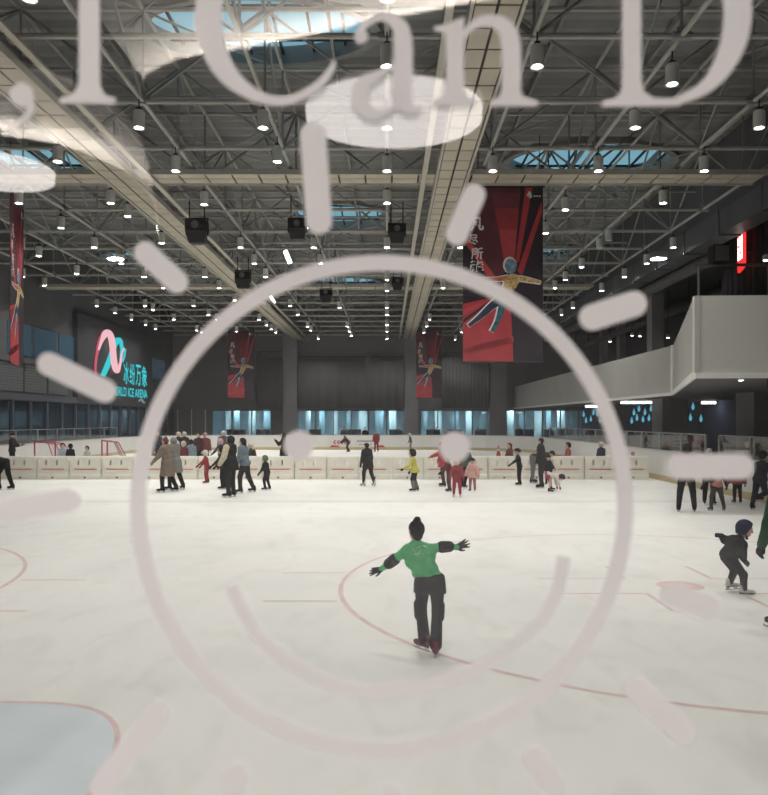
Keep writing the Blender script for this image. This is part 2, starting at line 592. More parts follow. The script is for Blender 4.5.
# low glass shields with posts along both sides
def shield(x, y0, y1, label, step=2.1, h=1.72):
    t = empty('glass_shield', (x, y0, 1.10), 0, label, 'glass shield', 'glass shields on the boards')
    MB().box(-0.006, 0.006, 0.03, y1 - y0 - 0.03, 0.0, h - 1.10).build('glass_sheet', M_SHIELD, t)
    MB().box(-0.02, 0.02, 0, y1 - y0, h - 1.10, h - 1.07).build('top_rail', M_TUBE2, t)
    n = max(1, round((y1 - y0) / step))
    for i in range(n + 1):
        yy = (y1 - y0) * i / n
        MB().box(-0.03, 0.03, yy - 0.03, yy + 0.03, 0.0, h - 1.10).build('post', M_TUBE2, t)
    return t


shield(10.06, 19.0, 23.0, 'clear glass shield with steel posts on the boards behind the boy on the rail')
shield(10.06, 24.0, 34.0, 'clear glass shield with steel posts on the boards beneath the blue pendant lamps')
shield(10.06, 34.6, 47.0, 'clear glass shield along the boards toward the far rounded corner')
shield(-17.06, 24.0, 48.0, 'clear glass shield along the boards behind the hockey goals')

# ------------------------------------------------------------------ ice markings (thin painted layers)
def ring_mark(cx, cy, r, w, m, name, z=0.002, n=72, a0=0.0, a1=2 * PI):
    vs, fs = [], []
    for i in range(n + 1):
        t = a0 + (a1 - a0) * i / n
        for rr in (r - w / 2, r + w / 2):
            vs.append((cx + rr * math.cos(t), cy + rr * math.sin(t), z))
    for i in range(n):
        fs.append((2 * i, 2 * i + 1, 2 * i + 3, 2 * i + 2))
    return structure(MB().add(vs, fs).build(name, m, fix=False))


CC = (3.89, 10.08)
LC = (-9.55, 9.6)
for k, c in enumerate((CC, LC)):
    ring_mark(c[0], c[1], 4.5, 0.06, M_ICERED, 'floor_marking')
    vs = [(c[0] + 0.3 * math.cos(2 * PI * i / 24), c[1] + 0.3 * math.sin(2 * PI * i / 24), 0.002) for i in range(24)]
    structure(MB().add(vs, [tuple(range(24))]).build('floor_marking', M_ICERED, fix=False))
    lm = MB()
    for sx in (-1, 1):
        for sy in (-1, 1):
            ax, ay = c[0] + sx * 0.6, c[1] + sy * 0.45
            x0, x1 = sorted((ax, ax + sx * 1.2)); y0, y1 = sorted((ay, ay + sy * 0.9))
            lm.add([(x0, ay - .025, .002), (x1, ay - .025, .002), (x1, ay + .025, .002), (x0, ay + .025, .002)], [(0, 1, 2, 3)])
            lm.add([(ax - .025, y0, .003), (ax + .025, y0, .003), (ax + .025, y1, .003), (ax - .025, y1, .003)], [(0, 1, 2, 3)])
    for sx in (-1, 1):
        for dy in (-0.85, 0.85):
            x0, x1 = sorted((c[0] + sx * 4.5, c[0] + sx * 5.4))
            lm.add([(x0, c[1] + dy - .025, .002), (x1, c[1] + dy - .025, .002), (x1, c[1] + dy + .025, .002), (x0, c[1] + dy + .025, .002)], [(0, 1, 2, 3)])
    structure(lm.build('floor_marking', M_ICERED, fix=False))
ln = MB()
for yy, w in ((20.45, 0.09), (20.9, 0.04)):
    ln.add([(BX0, yy - w / 2, .002), (BX1, yy - w / 2, .002), (BX1, yy + w / 2, .002), (BX0, yy + w / 2, .002)], [(0, 1, 2, 3)])
structure(ln.build('floor_marking', M_ICEGREY, fix=False))
# goal crease in the near corner
cr, ed = [], []
for i in range(41):
    t = PI * i / 40
    c, s = math.cos(t), math.sin(t)
    f = (abs(c / 1.22) ** 3 + abs(s / 1.85) ** 3) ** (-1 / 3)
    cr.append((-2.98 + f * c, 4.05 + f * s))
structure(MB().add([(x, y, 0.002) for x, y in cr], [tuple(range(41))]).build('floor_marking', M_ICEBLUE, fix=False))
vs = []
for x, y in cr:
    dx, dy = x + 2.98, y - 4.05
    q = 1 + 0.045 / math.hypot(dx, dy)
    vs += [(x, y, 0.003), (-2.98 + dx * q, 4.05 + dy * q, 0.003)]
structure(MB().add(vs, [(2 * i, 2 * i + 1, 2 * i + 3, 2 * i + 2) for i in range(40)]).build('floor_marking', M_ICERED, fix=False))

# ------------------------------------------------------------------ roof space frame
ROWS = [14.45 + 2.98 * k for k in range(-3, 18)]
COLS = [2.8 * k for k in range(-6, 4)] + [10.95]
ZB, ZT = CZ + 7.3, CZ + 9.42
sf = empty('space_frame', (0, 0, 0), 0, 'grey tubular steel space frame carrying the roof over the whole ice', 'roof frame')
for j, y in enumerate(ROWS):
    b = MB().tube((YL + 0.3, y, ZB), (COLS[-1] + 0.1, y, ZB), 0.06, 8).build('bottom_chord', M_TUBE, sf)
    t = MB().tube((YL + 0.1, y, ZT), (COLS[-1] + 0.1, y, ZT), 0.055, 6).build('top_chord', M_TUBE, sf)
    w = MB()
    for i, x in enumerate(COLS):
        w.tube((x, y, ZB), (x, y, ZT), 0.03, 5, caps=False)
        if (i + j) % 2 == 0:
            for s in (-1, 1):
                if 0 <= i + s < len(COLS):
                    w.tube((x, y, ZB), (COLS[i + s], y, ZT), 0.038, 5, caps=False)
        else:
            # node sleeve where the diagonals meet the lower chord
            w.tube((x - 0.18, y, ZB), (x + 0.18, y, ZB), 0.085, 8)
        w.tube((x, y, ZB - 0.07), (x, y, ZB + 0.16), 0.085, 8)
    w.build('web_lattice', M_TUBE2, b)
for i, x in enumerate(COLS):
    b = MB().tube((x, ROWS[0] - 1, ZB), (x, ROWS[-1] + 0.5, ZB), 0.05, 8).build('bottom_chord', M_TUBE, sf)
    MB().tube((x, ROWS[0] - 1, ZT), (x, ROWS[-1] + 0.5, ZT), 0.05, 6).build('top_chord', M_TUBE, sf)
    w = MB()
    for j in range(len(ROWS) - 1):
        if (i + j) % 2 == 0:
            w.tube((x, ROWS[j], ZB), (x, ROWS[j + 1], ZT), 0.035, 5, caps=False)
        else:
            w.tube((x, ROWS[j], ZT), (x, ROWS[j + 1], ZB), 0.035, 5, caps=False)
    w.build('web_lattice', M_TUBE2, b)
# purlins right under the deck
pu = MB()
for x in [c + 1.4 for c in COLS[:-1]]:
    pu.box(x - 0.04, x + 0.04, 3, 65.8, ZDECK - 0.2, ZDECK - 0.02)
pu.build('purlin_lattice', M_DECK, sf)
# plan bracing between lower nodes
pb = MB()
for j in range(len(ROWS) - 1):
    for i in range(len(COLS) - 1):
        if (i + 2 * j) % 3 == 0:
            pb.tube((COLS[i], ROWS[j], ZT - 0.03), (COLS[i + 1], ROWS[j + 1], ZT - 0.03), 0.03, 5, caps=False)
        elif (i + j) % 3 == 1:
            pb.tube((COLS[i + 1], ROWS[j], ZT - 0.03), (COLS[i], ROWS[j + 1], ZT - 0.03), 0.03, 5, caps=False)
pb.build('bracing_lattice', M_TUBE2, sf)
# sprinkler pipes
for k, (y, z, r) in enumerate([(19.0, ZB + 0.75, 0.045), (26.8, ZB + 0.75, 0.04), (34.5, ZB + 0.75, 0.04), (12.2, ZB + 0.9, 0.045)]):
    t = empty('sprinkler_pipe', (0, y, z), 0, 'thin grey sprinkler pipe crossing the roof, %s from the glass' % ordinal([2, 3, 4, 1][k]), 'pipe', 'sprinkler pipes under the roof')
    MB().tube((-18.2, 0, 0), (10.9, 0, 0), r, 8).build('pipe', M_TUBE2, t)
    for q in range(10):
        xx = -17.4 + 2.8 * q + 1.4
        h = MB().tube((xx, 0, -r), (xx, 0, -r - 0.14), 0.012, 6)
        h.lathe([(0.035, 0.0), (0.012, 0.02)], (xx, 0, -r - 0.16), 8)
        h.build('sprinkler_head', M_TUBE, t)

# ------------------------------------------------------------------ catwalks
def catwalk(x0, x1, y0, y1, z, along, label):
    t = empty('catwalk', (0, 0, 0), 0, label, 'catwalk', 'cream panelled catwalks under the roof')
    p = MB()
    L = (y1 - y0) if along == 'y' else (x1 - x0)
    W = (x1 - x0) if along == 'y' else (y1 - y0)
    n = int(L / 0.75)
    g = 0.028
    for i in range(n):
        a, b = i * L / n + g, (i + 1) * L / n - g
        for q in range(2):
            c, d = q * W / 2 + g, (q + 1) * W / 2 - g
            if along == 'y':
                p.box(x0 + c, x0 + d, y0 + a, y0 + b, z, z + 0.03)
            else:
                p.box(x0 + a, x0 + b, y0 + c, y0 + d, z, z + 0.03)
    p.build('floor_panel', M_CREAM, t)
    m = MB()
    if along == 'y':
        m.box(x0, x1, y0, y1, z + 0.035, z + 0.06)
    else:
        m.box(x0, x1, y0, y1, z + 0.035, z + 0.06)
    m.build('deck_plate', M_BLACK, t)
    for s in (0, 1):
        m = MB()
        if along == 'y':
            xx = x0 - 0.06 if s == 0 else x1
            m.box(xx, xx + 0.06, y0, y1, z - 0.03, z + 0.14)
        else:
            yy = y0 - 0.06 if s == 0 else y1
            m.box(x0, x1, yy, yy + 0.06, z - 0.03, z + 0.12)
        m.build('edge_rail', M_CREAMRAIL, t)
    return t


catwalk(1.44, 2.24, 5.0, 65.5, 9.06, 'y', 'cream panelled catwalk running away to the far wall, beside the red banner')
catwalk(-8.02, -7.20, 5.0, 65.5, 9.06, 'y', 'cream panelled catwalk running away over the dark speakers')
catwalk(-18.3, 10.9, 21.75, 22.65, 9.24, 'x', 'cream panelled catwalk crossing the hall just before the red banner')
catwalk(-18.3, 10.9, 40.1, 40.95, 9.24, 'x', 'cream panelled catwalk crossing the hall further back')
for x, lb in ((1.06, 'slim cream cable tray beside the catwalk over the middle of the ice'), (-6.80, 'slim cream cable tray beside the catwalk over the speakers')):
    t = empty('hanging_cable_tray', (x, 0, 9.16), 0, lb, 'cable tray')
    t.location.z = 9.142
    MB().box(-0.055, 0.055, 5, 65.4, 0, 0.012).build('tray_base', M_CREAMRAIL, t)
    for s in (-1, 1):
        MB().box(s * 0.065 - 0.008, s * 0.065 + 0.008, 5, 65.4, -0.005, 0.055).build('tray_side', M_CREAMRAIL, t)

# ------------------------------------------------------------------ balcony on the far side of the boards
def plate(mb, pts2, z0, z1, th):
    """vertical plates along a plan polyline, th thick to the outside"""
    for (xa, ya), (xb, yb) in zip(pts2[:-1], pts2[1:]):
        d = Vector((xb - xa, yb - ya, 0)); n = Vector((d.y, -d.x, 0)).normalized() * th
        mb.prism([(xa, ya, z0), (xb, yb, z0), (xb, yb, z1), (xa, ya, z1)], n)


bal = empty('balcony', (0, 0, 0), 0, 'grey panelled balcony boxed out over the edge of the ice', 'balcony')
ZBB, ZBT = 3.2, 5.07
A_, B_, C_, D_ = (11.0, 65.9), (11.0, 29.2), (7.1, 17.55), (18.9, 17.0)
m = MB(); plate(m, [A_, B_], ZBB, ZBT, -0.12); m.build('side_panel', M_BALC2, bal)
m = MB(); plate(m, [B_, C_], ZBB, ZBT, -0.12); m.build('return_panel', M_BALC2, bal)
n = 7
for i in range(n):
    a = 0.0 + i / n; b = (i + 1) / n
    pa = (C_[0] + (D_[0] - C_[0]) * a, C_[1] + (D_[1] - C_[1]) * a)
    pb_ = (C_[0] + (D_[0] - C_[0]) * b - 0.03, C_[1] + (D_[1] - C_[1]) * b)
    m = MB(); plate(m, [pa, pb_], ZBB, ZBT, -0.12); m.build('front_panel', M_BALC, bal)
m = MB()
plate(m, [(11.0, 65.9), (11.0, 29.25)], ZBB - 0.06, ZBB + 0.06, 0.05)
plate(m, [B_, C_], ZBB - 0.06, ZBB + 0.10, 0.06)
plate(m, [C_, D_], ZBB - 0.04, ZBB + 0.09, 0.07)
m.tube((B_[0], B_[1], ZBB), (B_[0], B_[1], ZBT), 0.10, 8)
m.build('edge_trim', M_WHITE, bal)
m = MB()
m.prism([(11.1, 65.9, ZBB), (11.1, 29.2, ZBB), (7.25, 17.7, ZBB), (18.9, 17.15, ZBB), (18.9, 65.9, ZBB)], (0, 0, 0.25))
m.build('soffit', M_DARKWALL, bal)
m = MB()
m.box(9.2, 9.5, 17.8, 18.4, 2.75, 3.19)
m.build('soffit_box', M_BLACK, bal)
t = empty('soffit_downlight', at_depth(741, 389, 19.0) * 1.0, 0, 'small round downlight under the boxed-out balcony', 'ceiling light')
t.location = (at_depth(741, 389, 18.5).x, 18.5, 3.185)
MB().lathe([(0.07, -0.02), (0.07, 0.01)], n=16).build('trim_ring', M_WHITE, t)
MB().lathe([(0.05, -0.03), (0.05, -0.022)], n=16).build('lens', M_STRIP, t)

# walls and columns under and over the balcony
structure(MB().box(16.9, 17.1, 17.5, 65.9, 0, ZBB - 0.005).build('wall_under_balcony', M_NAVY))
for k, (pa, pb_, d, w) in enumerate([(652, 688, 35.5, 1.4), (736, 775, 27.0, 1.4)]):
    xa, xb = (pa - VX) * (d + w) / F, (pb_ - VX) * d / F
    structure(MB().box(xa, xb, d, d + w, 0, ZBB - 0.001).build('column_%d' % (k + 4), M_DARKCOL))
for k, (pa, pb_, d) in enumerate([(652, 664, 40.0), (620, 626, 52.0), (602, 608, 58.0)]):
    xa, xb = (pa - VX) * d / F, (pb_ - VX) * d / F
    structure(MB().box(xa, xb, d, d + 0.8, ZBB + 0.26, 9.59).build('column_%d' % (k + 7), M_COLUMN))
# right roof edge: bulkhead and duct, low ceiling behind
structure(MB().box(11.65, 11.85, 3.0, 65.9, 8.75, ZDECK).build('trim_5', M_DARKWALL))
structure(MB().box(11.85, YR_, 3.0, 65.9, 9.6, 9.8).build('ceiling_balcony', M_DARKWALL))
t = empty('hanging_air_duct', (0, 0, 0), 0, 'long dark grey air duct along the roof edge over the balcony', 'air duct')
MB().box(11.36, 12.1, 8.0, 64.0, 8.55, 9.35).build('duct_body', mat('duct_grey', (0.10, 0.105, 0.11), 0.5, 0.1, 0.1, 0.8), t)
m = MB()
for i in range(19):
    m.box(11.32, 12.14, 8.0 + 3 * i, 8.07 + 3 * i, 8.51, 9.39)
m.build('joint_rib', M_DARKCOL, t)
# dark ducts and beams under the low ceiling
for k, (x, z, r) in enumerate([(13.1, 8.7, 0.28), (15.9, 8.2, 0.2), (17.5, 8.9, 0.3)]):
    t = empty('pipe_run', (0, 0, 0), 0, 'dark round pipe under the ceiling over the balcony, %s from the duct' % ordinal(k + 1), 'pipe', 'dark pipes over the balcony')
    MB().tube((x, 30, z), (x, 65, z), r, 12).build('pipe', M_DARKCOL, t)
    m = MB()
    for i in range(9):
        m.tube((x, 32 + i * 4, z + r), (x, 32 + i * 4, 9.6), 0.02, 5)
    m.build('hanger_rod', M_BLACK, t)
# black stage curtain, rail and lit sign over the balcony
t = empty('stage_curtain', (12.72, 0, 5.08), 0, 'tall black pleated curtain over the balcony beside the red lit sign', 'curtain')
cv, cf = [], []
N = 140
for i in range(N + 1):
    y = 17.6 + 11.2 * i / N
    x = 0.09 * math.sin(i * 1.15) + 0.04 * math.sin(i * 2.7)
    for z in (0.0, 4.35):
        for th in (0, 0.03):
            cv.append((x + th, y, z))
for i in range(N):
    a, b = 4 * i, 4 * i + 4
    cf += [(a, b, b + 2, a + 2), (a + 1, a + 3, b + 3, b + 1), (a, a + 1, b + 1, b), (a + 2, b + 2, b + 3, a + 3)]
MB().add(cv, cf).build('curtain_cloth', mat('black_cloth', (0.022, 0.02, 0.022), 0.9, 0, 0.2, 3), t, smooth=True)
MB().box(-0.05, 0.05, 17.6, 28.8, 4.35, 4.40).build('curtain_rail', M_BLACK, t)
t = empty('red_sign', (12.28, 26.2, 7.35), 0, 'tall red lit sign with a white centre on the black curtain', 'sign')
M_SIGNRED = emit_mat('sign_red', (0.75, 0.03, 0.03), 1.6)
M_SIGNWHITE = emit_mat('sign_white', (1, 0.95, 0.95), 3.0)
MB().prism([(0, 0.0, 0.15), (0, 0.44, 0.0), (0, 0.44, 1.40), (0, 0.0, 1.60)], (0.10, 0, 0)).build('sign_box', M_SIGNRED, t)
MB().prism([(-0.012, 0.05, 0.45), (-0.012, 0.39, 0.40), (-0.012, 0.39, 1.18), (-0.012, 0.05, 1.27)], (0.010, 0, 0)).build('sign_face', M_SIGNWHITE, t)
m = MB()
for a, b, c, d in ((0.10, 0.25, 0.62, 0.68), (0.22, 0.36, 0.85, 0.92)):
    m.box(-0.02, -0.013, a, b, c, d)
m.build('sign_mark', M_SIGNRED, t)
MB().box(0.10, 0.34, 0.15, 0.3, 0.7, 1.0).build('bracket', M_BLACK, t)
t = empty('barrier_rail', (0, 0, 0), 0, 'thin brown horizontal rail on posts above the balcony parapet', 'rail')
MB().tube((9.9, 24.5, 7.2), (12.45, 24.5, 7.2), 0.05, 8).build('rail_bar', mat('brown_rail', (0.12, 0.09, 0.07), 0.6), t)
for x in (10.05, 12.3):
    MB().tube((x, 24.5, ZBB + 0.26), (x, 24.5, 7.2), 0.04, 8).build('post', M_DARKCOL, t)
t = empty('stage_speaker', (11.9, 22.6, 7.26), 0, 'black box loudspeaker standing on the brown rail over the balcony', 'speaker')
t.location = (10.7, 24.5, 7.252); t.scale = (0.75, 0.75, 0.75)
MB().box(-0.35, 0.35, -0.3, 0.3, 0.0, 0.75).build('cabinet', M_BLACK, t)
MB().box(-0.3, 0.3, -0.32, -0.3, 0.05, 0.7).build('grille', M_DARKCOL, t)
# small white fittings glinting over the balcony
for k, (px, py, d) in enumerate([(610, 341, 48), (632, 335, 46), (640, 335.5, 46), (668, 337, 40), (766, 259, 24)]):
    p = at_depth(px, py, d)
    t = empty('spot_fitting', p, 0, 'small white spot lamp in the dark over the balcony, %s along toward the curtain' % ordinal(k + 1), 'lamp', 'small spot lamps over the balcony')
    MB().lathe([(0.10, -0.04), (0.10, 0.10), (0.03, 0.16)], n=10).build('housing', M_CAN, t)
    MB().lathe([(0.08, -0.055), (0.08, -0.042)], n=10).build('lens', M_STRIP, t)
    if d > 30:
        MB().tube((0, 0, 0.16), (0, 0, 9.6 - p.z), 0.012, 5).build('rod', M_BLACK, t)

# strip lights and blue pendants under the balcony
for k, (xa, xb, d, lb) in enumerate([(586, 600, 49.0, 'short white strip light under the balcony behind the curved decal line'),
                                     (622, 652, 38.0, 'long white strip light under the balcony beside the dark column'),
                                     (703, 716, 38.4, 'short white strip light under the balcony past the dark column')]):
    x0, x1 = (xa - VX) * d / F, (xb - VX) * d / F
    t = empty('strip_light', (0, 0, 0), 0, lb, 'strip light')
    MB().box(x0, x1, d, d + 0.25, 3.12, 3.19).build('housing', M_WHITE, t)
    MB().box(x0 + .02, x1 - .02, d - 0.01, d + 0.23, 3.03, 3.118).build('diffuser', M_STRIP, t)
BP = [(583.7, 414.6), (593.4, 412.8), (597.4, 413.7), (586, 420.6), (590.9, 419.2), (600, 420.6), (634, 412.8), (639, 409), (645, 412.4), (651, 408.8),
      (631.7, 421), (637, 418), (643, 419.5), (649, 418.3), (693, 407), (690.5, 418), (701, 419)]
for k, (px, py) in enumerate(sorted(BP)):
    d = 47.5 if px < 605 else 42.0 if px < 680 else 39.0
    p = at_depth(px, py, d)
    t = empty('pendant_lamp', p, 0, 'small blue drop pendant under the balcony, %s of the row from the far end' % ordinal(k + 1), 'pendant lamp', 'blue pendants under the balcony')
    MB().lathe([(0.02, -0.15), (0.062, -0.10), (0.078, -0.01), (0.06, 0.08), (0.03, 0.14), (0.012, 0.24)], n=12).build('lamp_shade', M_BLUELAMP, t, smooth=True)
    MB().tube((0, 0, 0.24), (0, 0, ZBB - p.z - 0.002), 0.006, 5).build('cord', M_BLACK, t)
    m = MB().lathe([(0.03, 0.24), (0.03, 0.28)], n=8); m.build('cap', M_BLACK, t)
# dark picture frame and door on the navy wall, shelving behind the boards
t = empty('picture_frame', (16.88, 42.5, 1.9), 0, 'small dark framed picture on the navy wall beside the blue pendants', 'picture')
MB().box(-0.04, 0.0, 0, 1.1, 0, 0.9).build('frame', M_BLACK, t)
MB().box(-0.05, -0.041, 0.1, 1.0, 0.1, 0.8).build('print', M_DARKCOL, t)

# ------------------------------------------------------------------ ceiling lamps
PROTO = None


def make_lamp():
    t = empty('pendant_lamp', (0, 0, 8.80))
    MB().lathe([(0.088, 0.0), (0.128, -0.02), (0.128, 0.36), (0.10, 0.385), (0.03, 0.39)], n=18).build('lamp_shade', M_CAN, t, smooth=False)
    MB().lathe([(0.080, -0.012), (0.080, -0.004)], n=18).build('lens', M_LENS, t)
    MB().tube((0, 0, 0.39), (0, 0, ZB - 0.061 - 8.80), 0.014, 6).build('rod', M_BLACK, t)
    MB().obox((0, 0, 0.42), (0.05, 0, 0), (0, 0.05, 0), (0, 0, 0.025)).build('bracket', M_BLACK, t)
    return t


def lamp_light(t, power):
    l = bpy.data.lights.new('lamp_beam', 'AREA')
    l.shape = 'DISK'; l.size = 0.15; l.energy = power; l.color = (1.0, 0.982, 0.955); l.spread = R(125)
    o = bpy.data.objects.new('lamp_beam', l); COL.objects.link(o)
    o.parent = t; o.location = (0, 0, -0.02)
    return o


LP = [(138, 129), (172, 172), (61, 165), (259, 130), (197, 195), (259.5, 130), (285, 165), (383, 73), (378, 130), (382, 174), (488, 170), (531, 68),
      (678, 75.5), (628, 131), (753, 132), (705, 168), (593, 175), (8.5, 201), (106, 201), (132, 217), (197, 204), (52, 225), (7.5, 246), (40, 257),
      (84, 248), (111, 264), (157, 244), (233, 248), (247.5, 265), (258.6, 277), (71, 275), (133, 277.5), (198, 277), (210, 287), (224, 297), (233, 305),
      (153, 287), (37, 286), (7.5, 276), (84, 305), (102, 313), (119, 319), (133, 305), (152, 309), (134, 324.5), (147, 329), (163, 319), (184, 306),
      (197, 314), (208, 319), (186, 330), (198, 333), (226, 331), (251.5, 319), (258.6, 325), (382, 203), (300, 228), (309, 248), (315, 264.6),
      (382, 249), (382, 266), (382, 280), (382, 290), (269, 290), (333, 307), (284, 306), (290, 314), (301, 326), (304.5, 330.6), (342, 326), (344, 331),
      (346, 336), (312, 339), (314, 343.5), (265.6, 329), (271, 333), (382, 307.6), (382, 314), (382, 325.6), (382, 331), (382, 339), (382, 343.5),
      (439.6, 287), (426, 320), (424, 326), (422, 332), (456.5, 247), (460, 332), (453, 340.5), (449, 344.5), (566.6, 207), (662, 204), (546.6, 232),
      (671.5, 248), (584, 266), (644.4, 264.6), (567.6, 279.5), (623.4, 277), (555.7, 287.6), (604, 290), (574, 308), (563, 315.4)]
lamps = {}
for px, py in LP:
    d = F * 6.6 / (VY - py)
    x = (px - VX) * d / F
    i = min(range(len(COLS)), key=lambda q: abs(COLS[q] - x))
    d = round(d / 0.745) * 0.745 + 0.02
    if abs(d - 22.2) < 0.55 or abs(d - 40.5) < 0.5:
        d += 0.9
    if d > 62.4:
        d = 62.4
    if min(abs(d - q) for q in ROWS) < 0.12:
        d += 0.2
    if (i, round(d, 1)) not in lamps and all(abs(d - e[1]) > 0.6 for e in lamps if e[0] == i):
        lamps[(i, round(d, 1))] = d
CN = {-16.8: 'row along the side wall with the lit sign', -14.0: 'second row from the lit sign wall', -11.2: 'third row from the lit sign wall',
      -8.4: 'row over the catwalk beside the speakers', -5.6: 'row just inside the catwalk beside the speakers', -2.8: 'row between the speakers and the middle row',
      0.0: 'middle row straight ahead', 2.8: 'row above the red banner', 5.6: 'second row past the red banner',
      8.4: 'third row past the red banner', 10.9: 'row along the balcony'}
LAMP = make_lamp()
first = True
LIGHTS = []
for i, x in enumerate(COLS):
    ds = sorted(v for k, v in lamps.items() if k[0] == i)
    for k, d in enumerate(ds):
        t = LAMP if first else copy_tree(LAMP)
        first = False
        t.location = (x, d, 8.80)
        tag(t, 'white can lamp, %s of the %s' % (ordinal(k + 1), CN[round(x, 1) if x < 10.5 else 10.9]), 'ceiling lamp', 'white can lamps hanging from the roof frame')
        LIGHTS.append(t)
# the rows of the same lamps over the near ice, above the picture's edge
for y in (4.6, 8.8, 11.9):
    for x in COLS[0:10:2]:
        t = copy_tree(LAMP)
        t.location = (x, y, 8.80)
        tag(t, 'white can lamp over the ice next to the glass, above the view', 'ceiling lamp', 'white can lamps over the near ice')
        LIGHTS.append(t)
for t in LIGHTS:
    lamp_light(t, 53.0)
# unlit cans
for k, (px, py) in enumerate([(487, 367 - 180 + 0), (629, 238), (604, 245.5)]):
    if k == 0:
        continue
    d = F * 6.9 / (VY - py)
    t = empty('pendant_lamp', (round(((px - VX) * d / F) / 2.8) * 2.8, d, 9.0), 0, 'unlit grey can lamp among the lit ones past the red banner, %s of the two' % ('nearer' if k == 1 else 'farther'), 'ceiling lamp')
    MB().lathe([(0.13, 0.0), (0.13, 0.36), (0.10, 0.40)], n=16).build('lamp_shade', M_CAN, t)
    MB().tube((0, 0, 0.40), (0, 0, ZB - 0.06 - 9.0), 0.014, 6).build('rod', M_BLACK, t)

# two bright tube lamps hung slantwise
for k, (pa, pb_, d) in enumerate([((285.3, 251), (290, 263), 34.2), ((270, 295), (274, 303), 46.2)]):
    a, b = at_depth(*pa, d), at_depth(*pb_, d)
    t = empty('hanging_tube_light', a, 0, 'bright white slanting tube lamp under the roof, the %s of the two' % ('larger' if k == 0 else 'smaller'), 'tube light')
    MB().tube((0, 0, 0), b - a, 0.09, 10).build('tube', M_STRIP, t)
    MB().tube(Vector((0, 0.12, 0.05)), b - a + Vector((0, 0.12, 0.05)), 0.06, 8).build('housing', M_CAN, t)
    MB().tube((0, 0.12, 0.05), (0, 0.12, ZB - a.z - 0.07), 0.012, 5).build('rod', M_BLACK, t)

# ------------------------------------------------------------------ hanging loudspeaker clusters
def speaker(px, py, hpx, lb):
    zb = 8.05
    d = F * (zb - CZ) / (VY - py)
    x = (px - VX) * d / F
    s = hpx * d / F / 1.0
    if abs(d - 22.2) < 1.2:
        d = 24.6
    t = empty('hanging_speaker', (x, d, zb), 0, lb, 'speaker', 'black loudspeakers hanging from the roof')
    s = min(s, 1.05) / 1.0
    m = MB()
    m.add([(-.32 * s, -.05 * s, 0), (.32 * s, -.05 * s, 0), (.28 * s, .35 * s, 0), (-.28 * s, .35 * s, 0), (-.42 * s, -.30 * s, .45 * s), (.42 * s, -.30 * s, .45 * s), (.34 * s, .4 * s, .45 * s), (-.34 * s, .4 * s, .45 * s)],
          [(0, 3, 2, 1), (4, 5, 6, 7), (0, 1, 5, 4), (1, 2, 6, 5), (2, 3, 7, 6), (3, 0, 4, 7)])
    m.build('lower_cabinet', M_BLACK, t)
    m = MB().box(-.40 * s, .40 * s, -.34 * s, .36 * s, .47 * s, .86 * s)
    m.build('upper_cabinet', M_BLACK, t)
    MB().lathe([(0.15 * s, 0), (0.15 * s, 0.02), (0.04 * s, 0.005)], (0, 0, 0), 16).build('horn', M_DARKCOL, t).matrix_local = Matrix.Translation((0, -.345 * s, .66 * s)) @ Matrix.Rotation(PI / 2, 4, 'X')
    m = MB()
    for sx in (-1, 1):
        m.box(sx * .43 * s - .015, sx * .43 * s + .015, -.04, .04, .3 * s, .97 * s)
    m.box(-.45 * s, .45 * s, -.04, .04, .95 * s, .99 * s)
    m.build('yoke', M_BLACK, t)
    top = ZB - 0.07 - zb
    m = MB()
    for sx in (-1, 1):
        m.tube((sx * .3 * s, 0, .99 * s), (sx * .3 * s, 0, top), 0.02, 5)
    m.build('rod', M_BLACK, t)


speaker(197, 243, 25, 'large black speaker hanging beside the cream catwalk nearest the glass')
speaker(243, 288, 18, 'smaller black speaker hanging further along the same catwalk')
speaker(287.5, 219, 24, 'black speaker hanging before the blue skylight, between the catwalks')
speaker(397, 243, 20, 'black speaker hanging by the slim cable tray, above the decal ring')
speaker(397.5, 290, 13, 'black speaker hanging by the slim cable tray, inside the decal ring')
speaker(326, 302, 14, 'small black speaker hanging over the middle of the hall under the decal ring')

